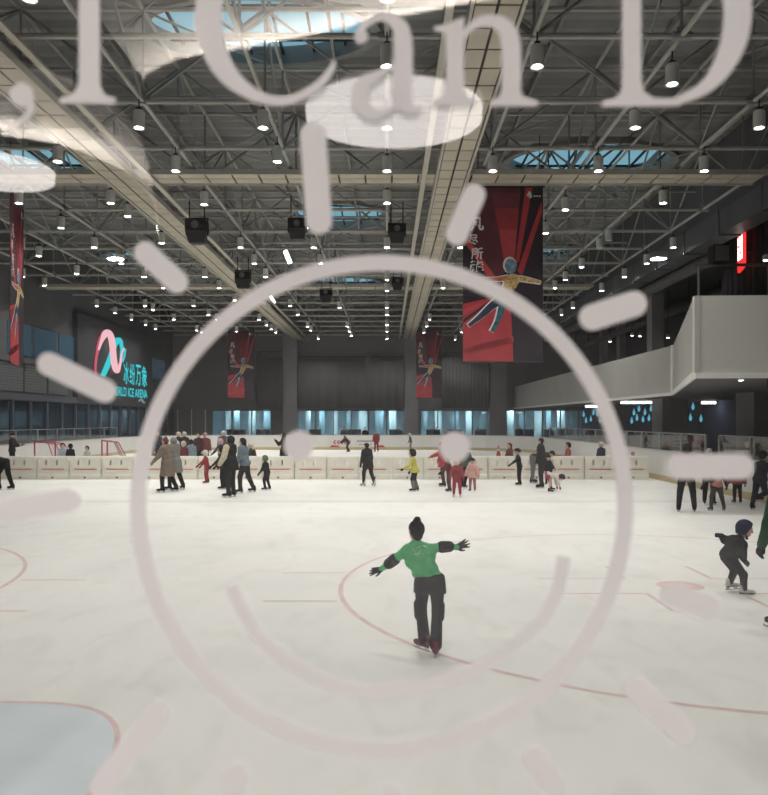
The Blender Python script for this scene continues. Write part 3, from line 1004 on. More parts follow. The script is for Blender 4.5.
# ------------------------------------------------------------------ banners
def mk_banner():
    W, H = 2.44, 5.31
    t = empty('hanging_banner', (0, 0, 0))
    to = lambda y: (lambda u, v: (u * W, y, -v * H))
    m = MB(); N = 24
    vs, fs = [], []
    for i in range(N + 1):
        y = 0.012 * math.sin(i * 1.1)
        for z in (0, -H):
            for th in (0.0, 0.012):
                vs.append((W * i / N, th, z))
    for i in range(N):
        a, b = 4 * i, 4 * i + 4
        fs += [(a, b, b + 2, a + 2), (a + 1, a + 3, b + 3, b + 1), (a, a + 1, b + 1, b), (a + 2, b + 2, b + 3, a + 3)]
    m.add(vs, fs).build('banner_cloth', mat('banner_black', (0.030, 0.020, 0.028), 0.7, 0, 0.15, 2), t)

    def layer(name, polys, ms, y, both=True):
        mb = MB()
        for k, (pts, mi) in enumerate(polys):
            for yy, flip in (((y, False), (0.012 - y, True)) if both else ((y, False),)):
                p = [to(yy)(u, v) for u, v in pts]
                mb.add(p, [tuple(range(len(p)))[::(-1 if flip else 1)]], mi)
        return mb.build(name, ms, t, fix=False)
    red = mat('banner_red', (0.40, 0.045, 0.055), 0.7, 0, 0.12, 2)
    red2 = mat('banner_bright_red', (0.52, 0.075, 0.08), 0.7, 0, 0.10, 2)
    mar = mat('banner_maroon', (0.115, 0.030, 0.042), 0.7, 0, 0.15, 1.5)
    mar2 = mat('banner_deep_maroon', (0.18, 0.040, 0.052), 0.7, 0, 0.15, 1.5)
    layer('printed_ray', [([(0, 0), (.72, 0), (.64, .40), (.50, .50), (.36, .51), (0, .30)], 2), ([(.36, .03), (.72, .03), (.68, .2), (.42, .2)], 3),
                          ([(.40, .12), (.70, .12), (.645, .42), (.51, .42)], 0), ([(.45, .24), (.67, .24), (.645, .42), (.51, .42)], 1)], [red, red2, mar, mar2], -0.002)
    layer('printed_ray', [([(.78, 0), (.87, 0), (.70, .43), (.65, .44)], 0), ([(.98, .08), (.99, .14), (.74, .51), (.68, .48)], 0),
                          ([(0, .30), (.06, .29), (.40, .51), (.32, .52)], 1), ([(0, .67), (.40, .63), (0, .76)], 0), ([(0, .70), (.40, .635), (0, .735)], 1)], [red, red2], -0.003)
    layer('printed_ray', [([(0, .78), (.40, .645), (.60, .70), (.63, 1), (0, 1)], 0), ([(.02, .93), (.2, .90), (.63, .86), (.63, .89), (.3, .93), (.05, .96)], 1)], [red, red2], -0.0035)
    # dancer: white contour below, colours above
    wht, blu, tea, yel, org = (mat('print_white', (0.75, 0.72, 0.70), 0.7), mat('print_blue', (0.16, 0.26, 0.34), 0.7, 0, .5, 9), mat('print_teal', (0.03, 0.12, 0.15), 0.7, 0, .6, 9),
                               mat('print_yellow', (0.50, 0.34, 0.14), 0.7, 0, .6, 12), mat('print_orange', (0.42, 0.13, 0.08), 0.7, 0, .5, 12))

    def limb(pts, grow=0.0, dx=0.0):
        L, Rr = ribbon2d([(u * W + dx, v * H, w * W + grow) for u, v, w in pts], 4)
        return [(x / W, y / H) for x, y in L + Rr[::-1]]
    head = [(.595 + .075 * math.cos(a), .452 + .045 * math.sin(a)) for a in np.linspace(0, 2 * PI, 16, endpoint=False)]
    headw = [(.585 + .085 * math.cos(a), .447 + .048 * math.sin(a)) for a in np.linspace(0, 2 * PI, 16, endpoint=False)]
    torso = [(.60, .50, .06), (.61, .525, .20), (.58, .57, .15), (.48, .65, .11)]
    armr = [(.62, .518, .065), (.80, .53, .06), (.98, .548, .035)]
    arml = [(.58, .518, .06), (.38, .53, .05), (.12, .525, .03)]
    leg1 = [(.48, .64, .11), (.34, .69, .09), (.21, .745, .065), (.07, .795, .04)]
    leg2 = [(.50, .64, .10), (.48, .70, .085), (.43, .77, .06), (.36, .83, .05)]
    layer('printed_figure', [(limb(x, 0.045, -0.025), 0) for x in (torso, armr, arml, leg1, leg2)] + [(headw, 0)], [wht], -0.005)
    layer('printed_figure', [(limb(torso), 0), (limb(armr), 0), (limb(arml), 1), (limb(leg1), 2), (limb(leg2), 3), (head, 4)], [yel, org, mat('print_navy', (0.03, 0.04, 0.08), 0.7, 0, .5, 9), tea, blu], -0.0065)
    mb = MB()
    for k, ch in enumerate('凡尽所能'):
        v0, v1 = [(.17, .25), (.27, .33), (.345, .415), (.42, .485)][k]
        u0, u1 = [(.09, .26), (.07, .19), (.10, .25), (.08, .26)][k]
        add_text(mb, ch, lambda a, b: (a, -0.008, b), u0 * W, u1 * W, -v1 * H, -v0 * H, bold=0.022)
    mb.build('lettering', wht, t, fix=False)
    mb = MB()
    L, Rr = ribbon2d([(.80, .048, .01), (.83, .036, .03), (.85, .045, .02), (.83, .055, .02), (.865, .053, .008)], 4)
    mb.add([(x * W, -0.008, -y * H) for x, y in L + Rr[::-1]], [tuple(range(2 * len(L)))[::-1]])
    for k in range(3):
        mb.box((.885 + k * .033) * W, (.905 + k * .033) * W, -0.009, -0.008, -.054 * H, -.047 * H)
    mb.build('logo', wht, t, fix=False)
    MB().tube((-0.05, 0.006, 0.02), (W + 0.05, 0.006, 0.02), 0.03, 8).build('top_pole', M_BLACK, t)
    MB().tube((-0.03, 0.006, -H - 0.02), (W + 0.03, 0.006, -H - 0.02), 0.025, 8).build('bottom_pole', M_BLACK, t)
    m = MB()
    for x in (0.1, W - 0.1):
        m.tube((x, 0.006, 0.05), (x, 0.006, 1.6), 0.012, 5)
    m.build('rod', M_BLACK, t)
    return t


ban = mk_banner()
ban.location = (at_depth(463, 187, 23.2).x, 23.2, 9.30)
tag(ban, 'large red and black banner with a leaping skater, hung just past the crossing catwalk', 'banner', 'skater banners hanging from the roof')
b2 = copy_tree(ban); b2.location = (at_depth(416, 332, 61).x, 60.6, 9.28); b2.scale = (0.84, 1, 1)
tag(b2, 'small far red banner at the end of the catwalk over the middle of the ice', 'banner', 'skater banners hanging from the roof')
b3 = copy_tree(ban); b3.location = (at_depth(229, 332, 61).x, 60.6, 9.28); b3.scale = (0.86, 1, 1)
tag(b3, 'small far banner near the far wall beside the grey column, red and black', 'banner', 'skater banners hanging from the roof')
b4 = copy_tree(ban); b4.location = (-11.7, 23.6, 9.30); b4.rotation_euler = (0, 0, R(106.7))
tag(b4, 'banner seen nearly edge-on as a dark maroon strip, before the lit side wall', 'banner', 'skater banners hanging from the roof')

# ------------------------------------------------------------------ lit sign on the left wall
XW = YL + 0.32


def onwall(px, py, dx=0.0):
    d = F * (-XW) / (VX - px)
    return (XW + dx, d, CZ + (VY - py) * d / F)


sg = empty('arena_sign', (0, 0, 0), 0, 'dark wall sign with a pink and cyan ribbon emblem and cyan lettering', 'sign')
d0, d1 = onwall(78, 400)[1], onwall(152, 400)[1]
MB().box(YL + 0.02, XW - 0.02, d0, d1, 3.4, 8.6).build('sign_panel', mat('sign_panel', (0.06, 0.062, 0.068), 0.5), sg)
M_PINK = emit_mat('sign_pink', (1.0, 0.58, 0.64), 1.05)
M_PINK2 = emit_mat('sign_deep_pink', (0.85, 0.16, 0.26), 0.8)
M_CYAN = emit_mat('sign_cyan', (0.05, 0.72, 0.78), 1.0)
off = (0.05, 0, 0)


def wall_ribbon(name, pts, m, dx):
    mb = MB()
    L, Rr = ribbon2d(pts, 6)
    strip_prism(mb, L, Rr, lambda a, b: onwall(a, b, dx), (0.04, 0, 0))
    mb.build(name, m, sg)


wall_ribbon('emblem_ribbon', [(102.5, 376, 4.5), (106, 368, 5), (110, 358, 5), (113.5, 347, 5), (117, 340.5, 5.5), (120, 341, 3.8), (121.5, 348, 3), (121, 357, 2.4)], M_CYAN, 0.0)
wall_ribbon('emblem_ribbon', [(95.0, 376, 1.5), (94.5, 366, 1.8), (96, 354, 2.4), (99, 342, 4), (104, 333.5, 6.5)], M_PINK2, 0.045)
wall_ribbon('emblem_ribbon', [(97.0, 350, 1.4), (100, 341, 3), (104.5, 333, 6.5), (109, 336, 6.2), (111, 347, 6), (112, 359, 6), (113.8, 368, 6), (116, 371, 4), (118.5, 364, 2.2), (120, 355, 1.6), (122.5, 348, 1.2)], M_PINK, 0.09)
wall_ribbon('emblem_ribbon', [(120.5, 362, 2.2), (122.5, 357, 1.6), (124, 349, 1.2)], M_CYAN, 0.09)
mb = MB()
for k, ch in enumerate('冰纷万象'):
    a, b = 123.3 + k * 6.1, 123.3 + k * 6.1 + 5.2
    y0 = onwall(a, 0)[1]; y1 = onwall(b, 0)[1]
    add_text(mb, ch, lambda u, v: (XW + 0.02, u, v), y0, y1, 4.70, 6.25, bold=0.012)
mb.build('lettering', M_CYAN, sg, fix=False)
mb = MB()
add_text(mb, 'WORLD ICE ARENA', lambda u, v: (XW + 0.02, u, v), onwall(109.5, 0)[1], onwall(147, 0)[1], 3.84, 4.48, bold=0.015)
mb.build('lettering', M_CYAN, sg, fix=False)
mb = MB()
L, Rr = ribbon2d([(138.5, 401.5, 1), (141, 399.5, 2), (143, 402, 1.5), (145, 403, .8)], 4)
strip_prism(mb, L, Rr, lambda a, b: onwall(a, b, 0), (0.03, 0, 0))
mb.build('small_mark', emit_mat('sign_mark', (0.5, 0.55, 0.6), 0.5), sg)

# ------------------------------------------------------------------ draped curtains on the upper far wall
def drape(px0, px1, tops, zb, lb):
    d = 64.6
    t = empty('stage_drape', (0, 0, 0), 0, lb, 'drape', 'grey drapes on the far wall')
    vs, fs = [], []
    N = 90
    for i in range(N + 1):
        s = i / N
        q = s * (len(tops) - 1); k = min(int(q), len(tops) - 2); f = q - k
        top = tops[k] * (1 - f) + tops[k + 1] * f + 3.2 * math.sin(f * PI)
        p = at_depth(px0 + (px1 - px0) * s, top, d)
        y = d + 0.03 * math.sin(i * 0.9)
        for z, yy in ((p.z, y), (zb, y), (zb, y + 0.03), (p.z, y + 0.03)):
            vs.append((p.x, yy, z))
    for i in range(N):
        a, b = 4 * i, 4 * i + 4
        for q in range(4):
            fs.append((a + q, b + q, b + (q + 1) % 4, a + (q + 1) % 4))
    MB().add(vs, fs).build('drape_cloth', M_CLOTHGREY, t, smooth=True)
    MB().tube((vs[0][0], d + 0.1, vs[0][2] + 0.03), (vs[-1][0], d + 0.1, vs[0][2] + 0.03), 0.02, 6).build('drape_wire', M_BLACK, t)


drape(258, 282, (352, 357), 3.2, 'grey drape on the far wall beside the small banner and column')
drape(298, 404, (357, 359, 356, 359), 3.2, 'wide grey scalloped drape on the far wall between the two pale columns')
drape(442, 489, (353, 358), 3.2, 'grey drape on the far wall past the small far banner')

# ------------------------------------------------------------------ barrier of plastic blocks across the ice
def make_block(W=1.19):
    t = empty('barrier_block', (0, 0, 0))
    m = MB()
    prof = [(-0.20, 0.0), (-0.20, 0.14), (-0.155, 0.22), (-0.13, 0.80), (-0.11, 0.85), (0.11, 0.85), (0.13, 0.80), (0.155, 0.22), (0.20, 0.14), (0.20, 0.0)]
    # front and back shells with two slots cut through
    xs = [-W / 2 + 0.012, -0.30, -0.235, 0.10, 0.165, W / 2 - 0.012]
    zs0, zs1 = 0.52, 0.71

    def yat(z):
        for (ya, za), (yb, zb) in zip(prof[1:4], prof[2:5]):
            if za <= z <= zb:
                return ya + (yb - ya) * (z - za) / (zb - za)
        return -0.2
    zl = [0.0, 0.14, 0.22, zs0, zs1, 0.80, 0.85]
    for s in (1, -1):
        for i in range(len(xs) - 1):
            for k in range(len(zl) - 1):
                if i in (1, 3) and k == 3:
                    continue
                q = [(xs[i], s * yat(zl[k]), zl[k]), (xs[i + 1], s * yat(zl[k]), zl[k]), (xs[i + 1], s * yat(zl[k + 1]), zl[k + 1]), (xs[i], s * yat(zl[k + 1]), zl[k + 1])]
                m.add(q, [(0, 1, 2, 3) if s == 1 else (3, 2, 1, 0)])
    m.add([(xs[0], -0.11, .85), (xs[-1], -0.11, .85), (xs[-1], .11, .85), (xs[0], .11, .85)], [(0, 1, 2, 3)])
    for x, fl in ((xs[0], 1), (xs[-1], -1)):
        pts = [(x, y, z) for y, z in prof]
        m.add(pts, [tuple(range(len(pts)))[::fl]])
    for i in (1, 3):                                  # slot linings
        x0, x1 = xs[i], xs[i + 1]
        ya, yb = yat(zs0), yat(zs1)
        m.add([(x0, ya, zs0), (x1, ya, zs0), (x1, yb, zs1), (x0, yb, zs1), (x0, -ya, zs0), (x1, -ya, zs0), (x1, -yb, zs1), (x0, -yb, zs1)],
              [(0, 4, 5, 1), (1, 5, 6, 2), (2, 6, 7, 3), (3, 7, 4, 0)])
    m.build('block_shell', M_PLASTIC, t, fix=False)
    m = MB().box(-0.42, 0.42, -0.163, -0.148, 0.360, 0.390)
    m.build('red_stripe', M_REDPAINT, t)
    MB().lathe([(0.032, 0), (0.032, 0.03)], n=12).build('drain_plug', M_BLACK, t).matrix_local = Matrix.Translation((0.0, -0.195, 0.07)) @ Matrix.Rotation(PI / 2, 4, 'X')
    m = MB()                                           # interlocking knuckles on one end
    for z in (0.18, 0.36, 0.54, 0.70):
        m.box(W / 2 - 0.013, W / 2 + 0.008, -0.10, 0.10, z, z + 0.09)
        m.tube((W / 2 - 0.055, -0.115, z + 0.045), (W / 2 - 0.055, -0.195, z + 0.045), 0.034, 8)
        m.tube((-W / 2 + 0.055, -0.115, z), (-W / 2 + 0.055, -0.195, z), 0.034, 8)
    m.build('knuckle', M_PLASTIC, t)
    return t


BLK = make_block()
YB = 28.35
xb = 9.72 - 0.6
k = 0
while xb > -17.0:
    t = BLK if k == 0 else copy_tree(BLK)
    t.location = (xb, YB + rng.uniform(-0.02, 0.02), 0)
    tag(t, 'cream plastic barrier block across the ice, %s from the end by the balcony side' % ordinal(k + 1), 'barrier', 'cream barrier blocks across the ice')
    xb -= 1.195
    k += 1

# ------------------------------------------------------------------ hockey goals
def goal(x, y, rz, lb):
    t = empty('hockey_goal', (x, y, 0), rz, lb, 'hockey goal', 'hockey goals behind the barrier')
    red = mat('goal_red', (0.42, 0.05, 0.07), 0.45)
    m = MB()
    for s in (-1, 1):
        m.tube((s * 0.91, 0, 0), (s * 0.91, 0, 1.17), 0.035, 10)
    m.tube((-0.91, 0, 1.20), (0.91, 0, 1.20), 0.035, 10)
    for s in (-1, 1):
        m.tube((s * 0.91, 0, 1.17), (s * 0.885, 0, 1.20), 0.035, 10)
    m.build('goal_frame', red, t)
    m = MB()
    for s in (-1, 1):
        m.path([(s * 0.91, 0, 1.2), (s * 0.80, 0.45, 1.16), (s * 0.72, 0.55, 1.1), (s * 0.95, 1.05, 0.03)], 0.022, 8)
        m.tube((s * 0.91, 0, 0.03), (s * 0.95, 1.05, 0.03), 0.025, 8)
    m.tube((-0.95, 1.05, 0.03), (0.95, 1.05, 0.03), 0.025, 8)
    m.tube((0, 0.5, 1.12), (0, 1.05, 0.03), 0.02, 8)
    m.tube((-0.72, 0.55, 1.1), (0.72, 0.55, 1.1), 0.02, 8)
    m.build('rear_frame', red, t)
    m = MB()
    for i in range(15):
        x = -0.72 + 1.44 * i / 14
        m.tube((x, 0.55, 1.1), (x * 1.32, 1.05, 0.03), 0.006, 4, caps=False)
    for i in range(10):
        f = i / 9
        m.tube((-.72 - .23 * f, .55 + .5 * f, 1.1 - 1.07 * f), (.72 + .23 * f, .55 + .5 * f, 1.1 - 1.07 * f), 0.006, 4, caps=False)
    for s in (-1, 1):
        for i in range(7):
            f = i / 6
            m.tube((s * .9, 0.02, 1.15 - 1.1 * f), (s * (.73 + .21 * f), .57 + .46 * f, 1.08 - 1.04 * f), 0.006, 4, caps=False)
    m.build('net', mat('net_white', (0.6, 0.6, 0.6), 0.8), t)


goal(-15.4, 34.2, R(-38), 'red framed hockey goal behind the barrier, the one nearest the side boards')
goal(-13.6, 36.6, R(-62), 'red framed hockey goal behind the barrier, turned away beside the sitting child')

# traffic cone beyond the barrier
t = empty('traffic_cone', (6.6, 45.0, 0), 0, 'orange red traffic cone standing on the ice beyond the barrier', 'cone')
MB().lathe([(0.15, 0.03), (0.03, 0.68), (0.02, 0.69)], n=18).build('cone_body', mat('cone_red', (0.50, 0.09, 0.05), 0.5), t)
MB().box(-0.19, 0.19, -0.19, 0.19, 0.0, 0.03).build('base', mat('cone_base', (0.25, 0.05, 0.04), 0.6), t)
MB().lathe([(0.092, 0.36), (0.066, 0.5)], n=18).build('reflective_band', mat('band_white', (0.6, 0.6, 0.58), 0.4), t)
# red bench behind the barrier
t = empty('bench', (9.0, 31.2, 0), 0, 'low red bench behind the barrier beside the man in black', 'bench')
p0, p1 = at_depth(544, 455, 31.5).x, at_depth(566, 455, 31.5).x
t.location = (p0, 31.5, 0)
W = p1 - p0
MB().box(0, W, -0.2, 0.2, 0.62, 0.74).build('seat', mat('bench_red', (0.28, 0.07, 0.06), 0.6), t)
for x in (0.06, W - 0.06):
    MB().box(x - 0.04, x + 0.04, -0.18, 0.18, 0, 0.62).build('leg', M_BLACK, t)

# ------------------------------------------------------------------ furniture of the far room
pw = mat('pillar_white', (0.72, 0.80, 0.82), 0.6, 0, 0.06, 1)
pc = mat('pillar_blue', (0.30, 0.42, 0.47), 0.5, 0, 0.2, 1)
k = 0
for a, b in WIN:
    x = a + 0.4
    while x < b - 0.3:
        t = empty('display_panel', (x, 69.2 + rng.uniform(-0.6, 0.8), 0.005), 0, '%s upright panel in the lit far room, %s in the row' % (('white', 'blue')[k % 2], ordinal(min(24, k + 1))), 'panel', 'upright panels in the room past the far glass')
        w = rng.uniform(0.35, 0.75)
        MB().box(0, w, 0, 0.2, 0.1, 3.1).build('board', (pw, pc)[k % 2], t)
        MB().box(-0.03, w + 0.03, -0.03, 0.23, 0, 0.1).build('base', M_DARKCOL, t)
        x += w + rng.uniform(0.45, 0.9)
        k += 1
for k, (x, w) in enumerate([(-14.2, 1.6), (-11.6, 1.2), (-6.9, 1.0), (-3.6, 1.3), (0.2, 1.0), (3.5, 1.2), (5.5, 1.1), (8.0, 0.8), (11.4, 1.6), (14.0, 1.8)]):
    t = empty('counter', (x, 67.3, 0.0), 0, 'dark counter in the lit far room, %s from the sign wall' % ordinal(k + 1), 'counter', 'counters in the room past the far glass')
    MB().box(0, w, 0, 0.6, 0, 1.32).build('body', mat('counter_dark', (0.05, 0.06, 0.07), 0.5), t)
    MB().box(-0.04, w + 0.04, -0.04, 0.64, 1.32, 1.37).build('top', M_DARKCOL, t)
for k, x in enumerate((-13.8, -11.2, -6.2, -3.2, 0.0, 4.2, 7.4, 11.8, 15.0)):
    t = empty('ceiling_panel_light', (x, 68.2, 3.298), 0, 'square ceiling light in the far room, %s from the sign wall' % ordinal(k + 1), 'ceiling light', 'ceiling lights in the room past the far glass')
    MB().box(-0.7, 0.7, -0.5, 0.5, -0.06, -0.002).build('frame', M_WHITE, t)
    MB().box(-0.65, 0.65, -0.45, 0.45, -0.075, -0.061).build('diffuser', emit_mat('cool_panel', (0.86, 0.97, 1.0), 24.0) if k == 0 else bpy.data.materials['cool_panel'], t)

# ------------------------------------------------------------------ people
def V3(*a):
    return np.array(a, float)


def nrm(v):
    v = np.asarray(v, float)
    return v / max(1e-9, np.linalg.norm(v))


def sdf_mesh(prims, res, k=0.03, clips=()):
    """smooth union of tapered capsules ('c', a, b, ra, rb) and ellipsoids ('e', c, radii, 3x3 axes), cut by planes (point, normal); one closed mesh by surface nets"""
    lo = np.full(3, 1e9); hi = -lo
    for p in prims:
        if p[0] == 'c':
            for q, r in ((p[1], p[3]), (p[2], p[4])):
                lo = np.minimum(lo, q - r); hi = np.maximum(hi, q + r)
        else:
            r = max(p[2]); lo = np.minimum(lo, p[1] - r); hi = np.maximum(hi, p[1] + r)
    lo = lo - 2.5 * res; hi = hi + 2.5 * res
    n = np.ceil((hi - lo) / res).astype(int) + 1
    ax = [lo[i] + res * np.arange(n[i]) for i in range(3)]
    Fd = np.full(n, 1.0)
    pad = k + 2 * res
    for p in prims:
        if p[0] == 'c':
            a, b, ra, rb = p[1:]
            l = np.minimum(a - ra, b - rb) - pad; h = np.maximum(a + ra, b + rb) + pad
        else:
            l = p[1] - max(p[2]) - pad; h = p[1] + max(p[2]) + pad
        i0 = np.clip(np.floor((l - lo) / res).astype(int), 0, n); i1 = np.clip(np.ceil((h - lo) / res).astype(int) + 1, 0, n)
        sl = tuple(slice(i0[q], i1[q]) for q in range(3))
        X, Y, Z = np.meshgrid(ax[0][sl[0]], ax[1][sl[1]], ax[2][sl[2]], indexing='ij')
        if p[0] == 'c':
            ba = b - a; l2 = max(1e-9, ba @ ba)
            t = np.clip(((X - a[0]) * ba[0] + (Y - a[1]) * ba[1] + (Z - a[2]) * ba[2]) / l2, 0, 1)
            d = np.sqrt((X - a[0] - t * ba[0]) ** 2 + (Y - a[1] - t * ba[1]) ** 2 + (Z - a[2] - t * ba[2]) ** 2) - (ra + (rb - ra) * t)
        else:
            c, rad, M = p[1], np.array(p[2], float), np.array(p[3], float)
            q = [(X - c[0]) * M[j][0] + (Y - c[1]) * M[j][1] + (Z - c[2]) * M[j][2] for j in range(3)]
            k0 = np.sqrt(sum((q[j] / rad[j]) ** 2 for j in range(3)))
            k1 = np.sqrt(sum((q[j] / rad[j] ** 2) ** 2 for j in range(3)))
            d = k0 * (k0 - 1) / np.maximum(k1, 1e-6)
        A = Fd[sl]
        hh = np.maximum(k - np.abs(A - d), 0) / k
        Fd[sl] = np.minimum(A, d) - hh * hh * k * 0.25
    if clips:
        X, Y, Z = np.meshgrid(*ax, indexing='ij')
        for p, nn in clips:
            nn = nrm(nn)
            Fd = np.maximum(Fd, (X - p[0]) * nn[0] + (Y - p[1]) * nn[1] + (Z - p[2]) * nn[2])
    Fd[0] = Fd[-1] = 1; Fd[:, 0] = Fd[:, -1] = 1; Fd[:, :, 0] = Fd[:, :, -1] = 1
    S = Fd < 0
    c = [S[i:n[0] - 1 + i, j:n[1] - 1 + j, q:n[2] - 1 + q] for i in (0, 1) for j in (0, 1) for q in (0, 1)]
    cnt = sum(x.astype(np.int8) for x in c)
    act = (cnt > 0) & (cnt < 8)
    idx = np.full(act.shape, -1, int)
    ids = np.argwhere(act)
    if len(ids) == 0:
        return [], []
    idx[act] = np.arange(len(ids))
    acc = np.zeros((len(ids), 3)); num = np.zeros(len(ids))
    corners = [np.array((i, j, q)) for i in (0, 1) for j in (0, 1) for q in (0, 1)]
    for u in range(8):
        for v in range(u + 1, 8):
            if np.abs(corners[u] - corners[v]).sum() != 1:
                continue
            cu, cv = ids + corners[u], ids + corners[v]
            fu = Fd[cu[:, 0], cu[:, 1], cu[:, 2]]; fv = Fd[cv[:, 0], cv[:, 1], cv[:, 2]]
            m = (fu < 0) != (fv < 0)
            t = np.where(m, fu / np.where(m, fu - fv, 1), 0)
            acc += np.where(m[:, None], cu + t[:, None] * (corners[v] - corners[u]), 0); num += m
    vs = lo + res * acc / np.maximum(num, 1)[:, None]
    fs = []
    for a in range(3):
        b, d = (a + 1) % 3, (a + 2) % 3
        s0 = [slice(1, None)] * 3; s1 = [slice(1, None)] * 3
        s0[a] = slice(0, -1)
        E0 = S[tuple(s0)]
        E1 = S[tuple(s1)]
        sh = np.minimum(E0.shape, E1.shape)
        E0 = E0[:sh[0], :sh[1], :sh[2]]; E1 = E1[:sh[0], :sh[1], :sh[2]]
        e = np.argwhere(E0 != E1)
        if not len(e):
            continue
        inside = E0[e[:, 0], e[:, 1], e[:, 2]]
        g = e + 1; g[:, a] -= 1
        ub = np.zeros(3, int); ub[b] = 1; ud = np.zeros(3, int); ud[d] = 1
        q = [g - ub - ud, g - ud, g, g - ub]
        I = np.stack([idx[np.clip(x[:, 0], 0, idx.shape[0] - 1), np.clip(x[:, 1], 0, idx.shape[1] - 1), np.clip(x[:, 2], 0, idx.shape[2] - 1)] for x in q], 1)
        ok = (I >= 0).all(1)
        I = I[ok]; ins = inside[ok]
        I[~ins] = I[~ins][:, ::-1]
        fs.append(I)
    return vs.tolist(), (np.concatenate(fs).tolist() if fs else [])


def mesh_obj(name, geos, m, parent=None):
    mb = MB()
    for vs, fs in geos:
        mb.add(vs, fs)
    return mb.build(name, m, parent, smooth=True, fix=False)


def cloth(rgb):
    n = 'cloth_%02x%02x%02x' % tuple(int(255 * c) for c in rgb)
    gmean = sum(rgb) / 3
    rgb = [0.80 * c + 0.20 * gmean for c in rgb] if max(rgb) - min(rgb) < 0.6 and n != 'cloth_60be80' else rgb
    k_ = 0.72 if max(rgb) < 0.27 else 0.92
    rgb = [c * k_ for c in rgb]
    return mat(n, srgb(*[int(255 * c) for c in rgb]), 0.85, 0, 0.14, 14, bump=0.25, spec=0.15)


def C(r, g, b):
    return (r / 255, g / 255, b / 255)


SKIN = mat('skin', (0.56, 0.36, 0.27), 0.55, 0, 0.05, 10)
M_BLADE = mat('steel_blade', (0.55, 0.56, 0.57), 0.25, 0.9, 0.05, 10)
M_EYE = mat('eye_dark', (0.02, 0.015, 0.012), 0.3)
M_LIP = mat('lip', (0.42, 0.17, 0.15), 0.5)
BLACK, DARK, NAVY_, WHT = C(25, 23, 27), C(46, 44, 48), C(52, 56, 82), C(215, 212, 205)

_hand = {}


def hand_geo(pose, side):
    if (pose, side) in _hand:
        return _hand[(pose, side)]
    P = []
    for x in (-.14, -.05, .05, .14):
        P.append(('c', V3(x * .75, .06, 0), V3(x, .48, 0), .085, .08))
    spread = {'open': 0.30, 'relaxed': 0.06, 'grip': 0.03}[pose]
    curl = {'open': (0.05, 0.10), 'relaxed': (0.45, 0.55), 'grip': (1.1, 1.2)}[pose]
    for i, (x, L) in enumerate(((.16, .38), (.055, .45), (-.055, .42), (-.16, .31))):
        a = -x / .16 * -spread
        d0 = np.array([math.sin(a) * math.cos(curl[0]), math.cos(a) * math.cos(curl[0]), -math.sin(curl[0])])
        c2 = curl[0] + curl[1]
        d1 = np.array([math.sin(a) * math.cos(c2), math.cos(a) * math.cos(c2), -math.sin(c2)])
        p0 = V3(x, .48, 0); p1 = p0 + d0 * L * .52; p2 = p1 + d1 * L * .48
        P += [('c', p0, p1, .062, .055), ('c', p1, p2, .055, .042)]
    sp = 1.3 if pose == 'open' else 0.8
    P += [('c', V3(.10, .10, -.01), V3(.22 * sp, .28, -.05), .085, .065), ('c', V3(.22 * sp, .28, -.05), V3(.27 * sp, .48, -.10), .062, .05)]
    vs, fs = sdf_mesh(P, .034, .03)
    if side < 0:
        vs = [(-x, y, z) for x, y, z in vs]; fs = [f[::-1] for f in fs]
    _hand[(pose, side)] = (vs, fs)
    return vs, fs


def frame_from(d, up):
    """columns x, y, z with y along d and z close to up"""
    y = nrm(d); x = np.cross(y, up)
    if np.linalg.norm(x) < 1e-4:
        x = np.cross(y, V3(0.3, 1, 0.2))
    x = nrm(x); z = np.cross(x, y)
    return np.stack([x, y, z], 1)


def place(geo, M, t, s):
    vs, fs = geo
    v = np.array(vs) * s @ M.T + t
    return v.tolist(), fs


_boot = {}


def boot_geo():
    if 'b' not in _boot:
        P = [('c', V3(0, -.20, .11), V3(0, .18, .12), .135, .125), ('c', V3(0, .18, .10), V3(0, .58, .075), .135, .105), ('c', V3(0, -.13, .14), V3(0, -.10, .54), .15, .165)]
        _boot['b'] = sdf_mesh(P, .045, .08, [(V3(0, 0, 0), V3(0, 0, -1)), (V3(0, 0, .52), V3(0, 0, 1))])
        m = MB()
        m.prism([(-.012, -.34, -.16), (-.012, .66, -.16), (-.012, .74, -.12), (-.012, .72, -.19), (-.012, .60, -.225), (-.012, -.30, -.225), (-.012, -.36, -.20)], (.024, 0, 0))
        m.prism([(-.02, -.30, 0.02), (-.02, -.02, 0.02), (-.02, -.08, -.17), (-.02, -.24, -.17)], (.04, 0, 0))
        m.prism([(-.02, .22, 0.02), (-.02, .58, 0.02), (-.02, .50, -.17), (-.02, .30, -.17)], (.04, 0, 0))
        _boot['k'] = (m.v, m.f)
        s = MB()
        s.prism([(.10 * math.cos(a) * (1 if True else 0), .19 + .50 * math.sin(a), 0.0) for a in np.linspace(0, 2 * PI, 20, endpoint=False)], (0, 0, -.03))
        _boot['s'] = (s.v, s.f)
    return _boot


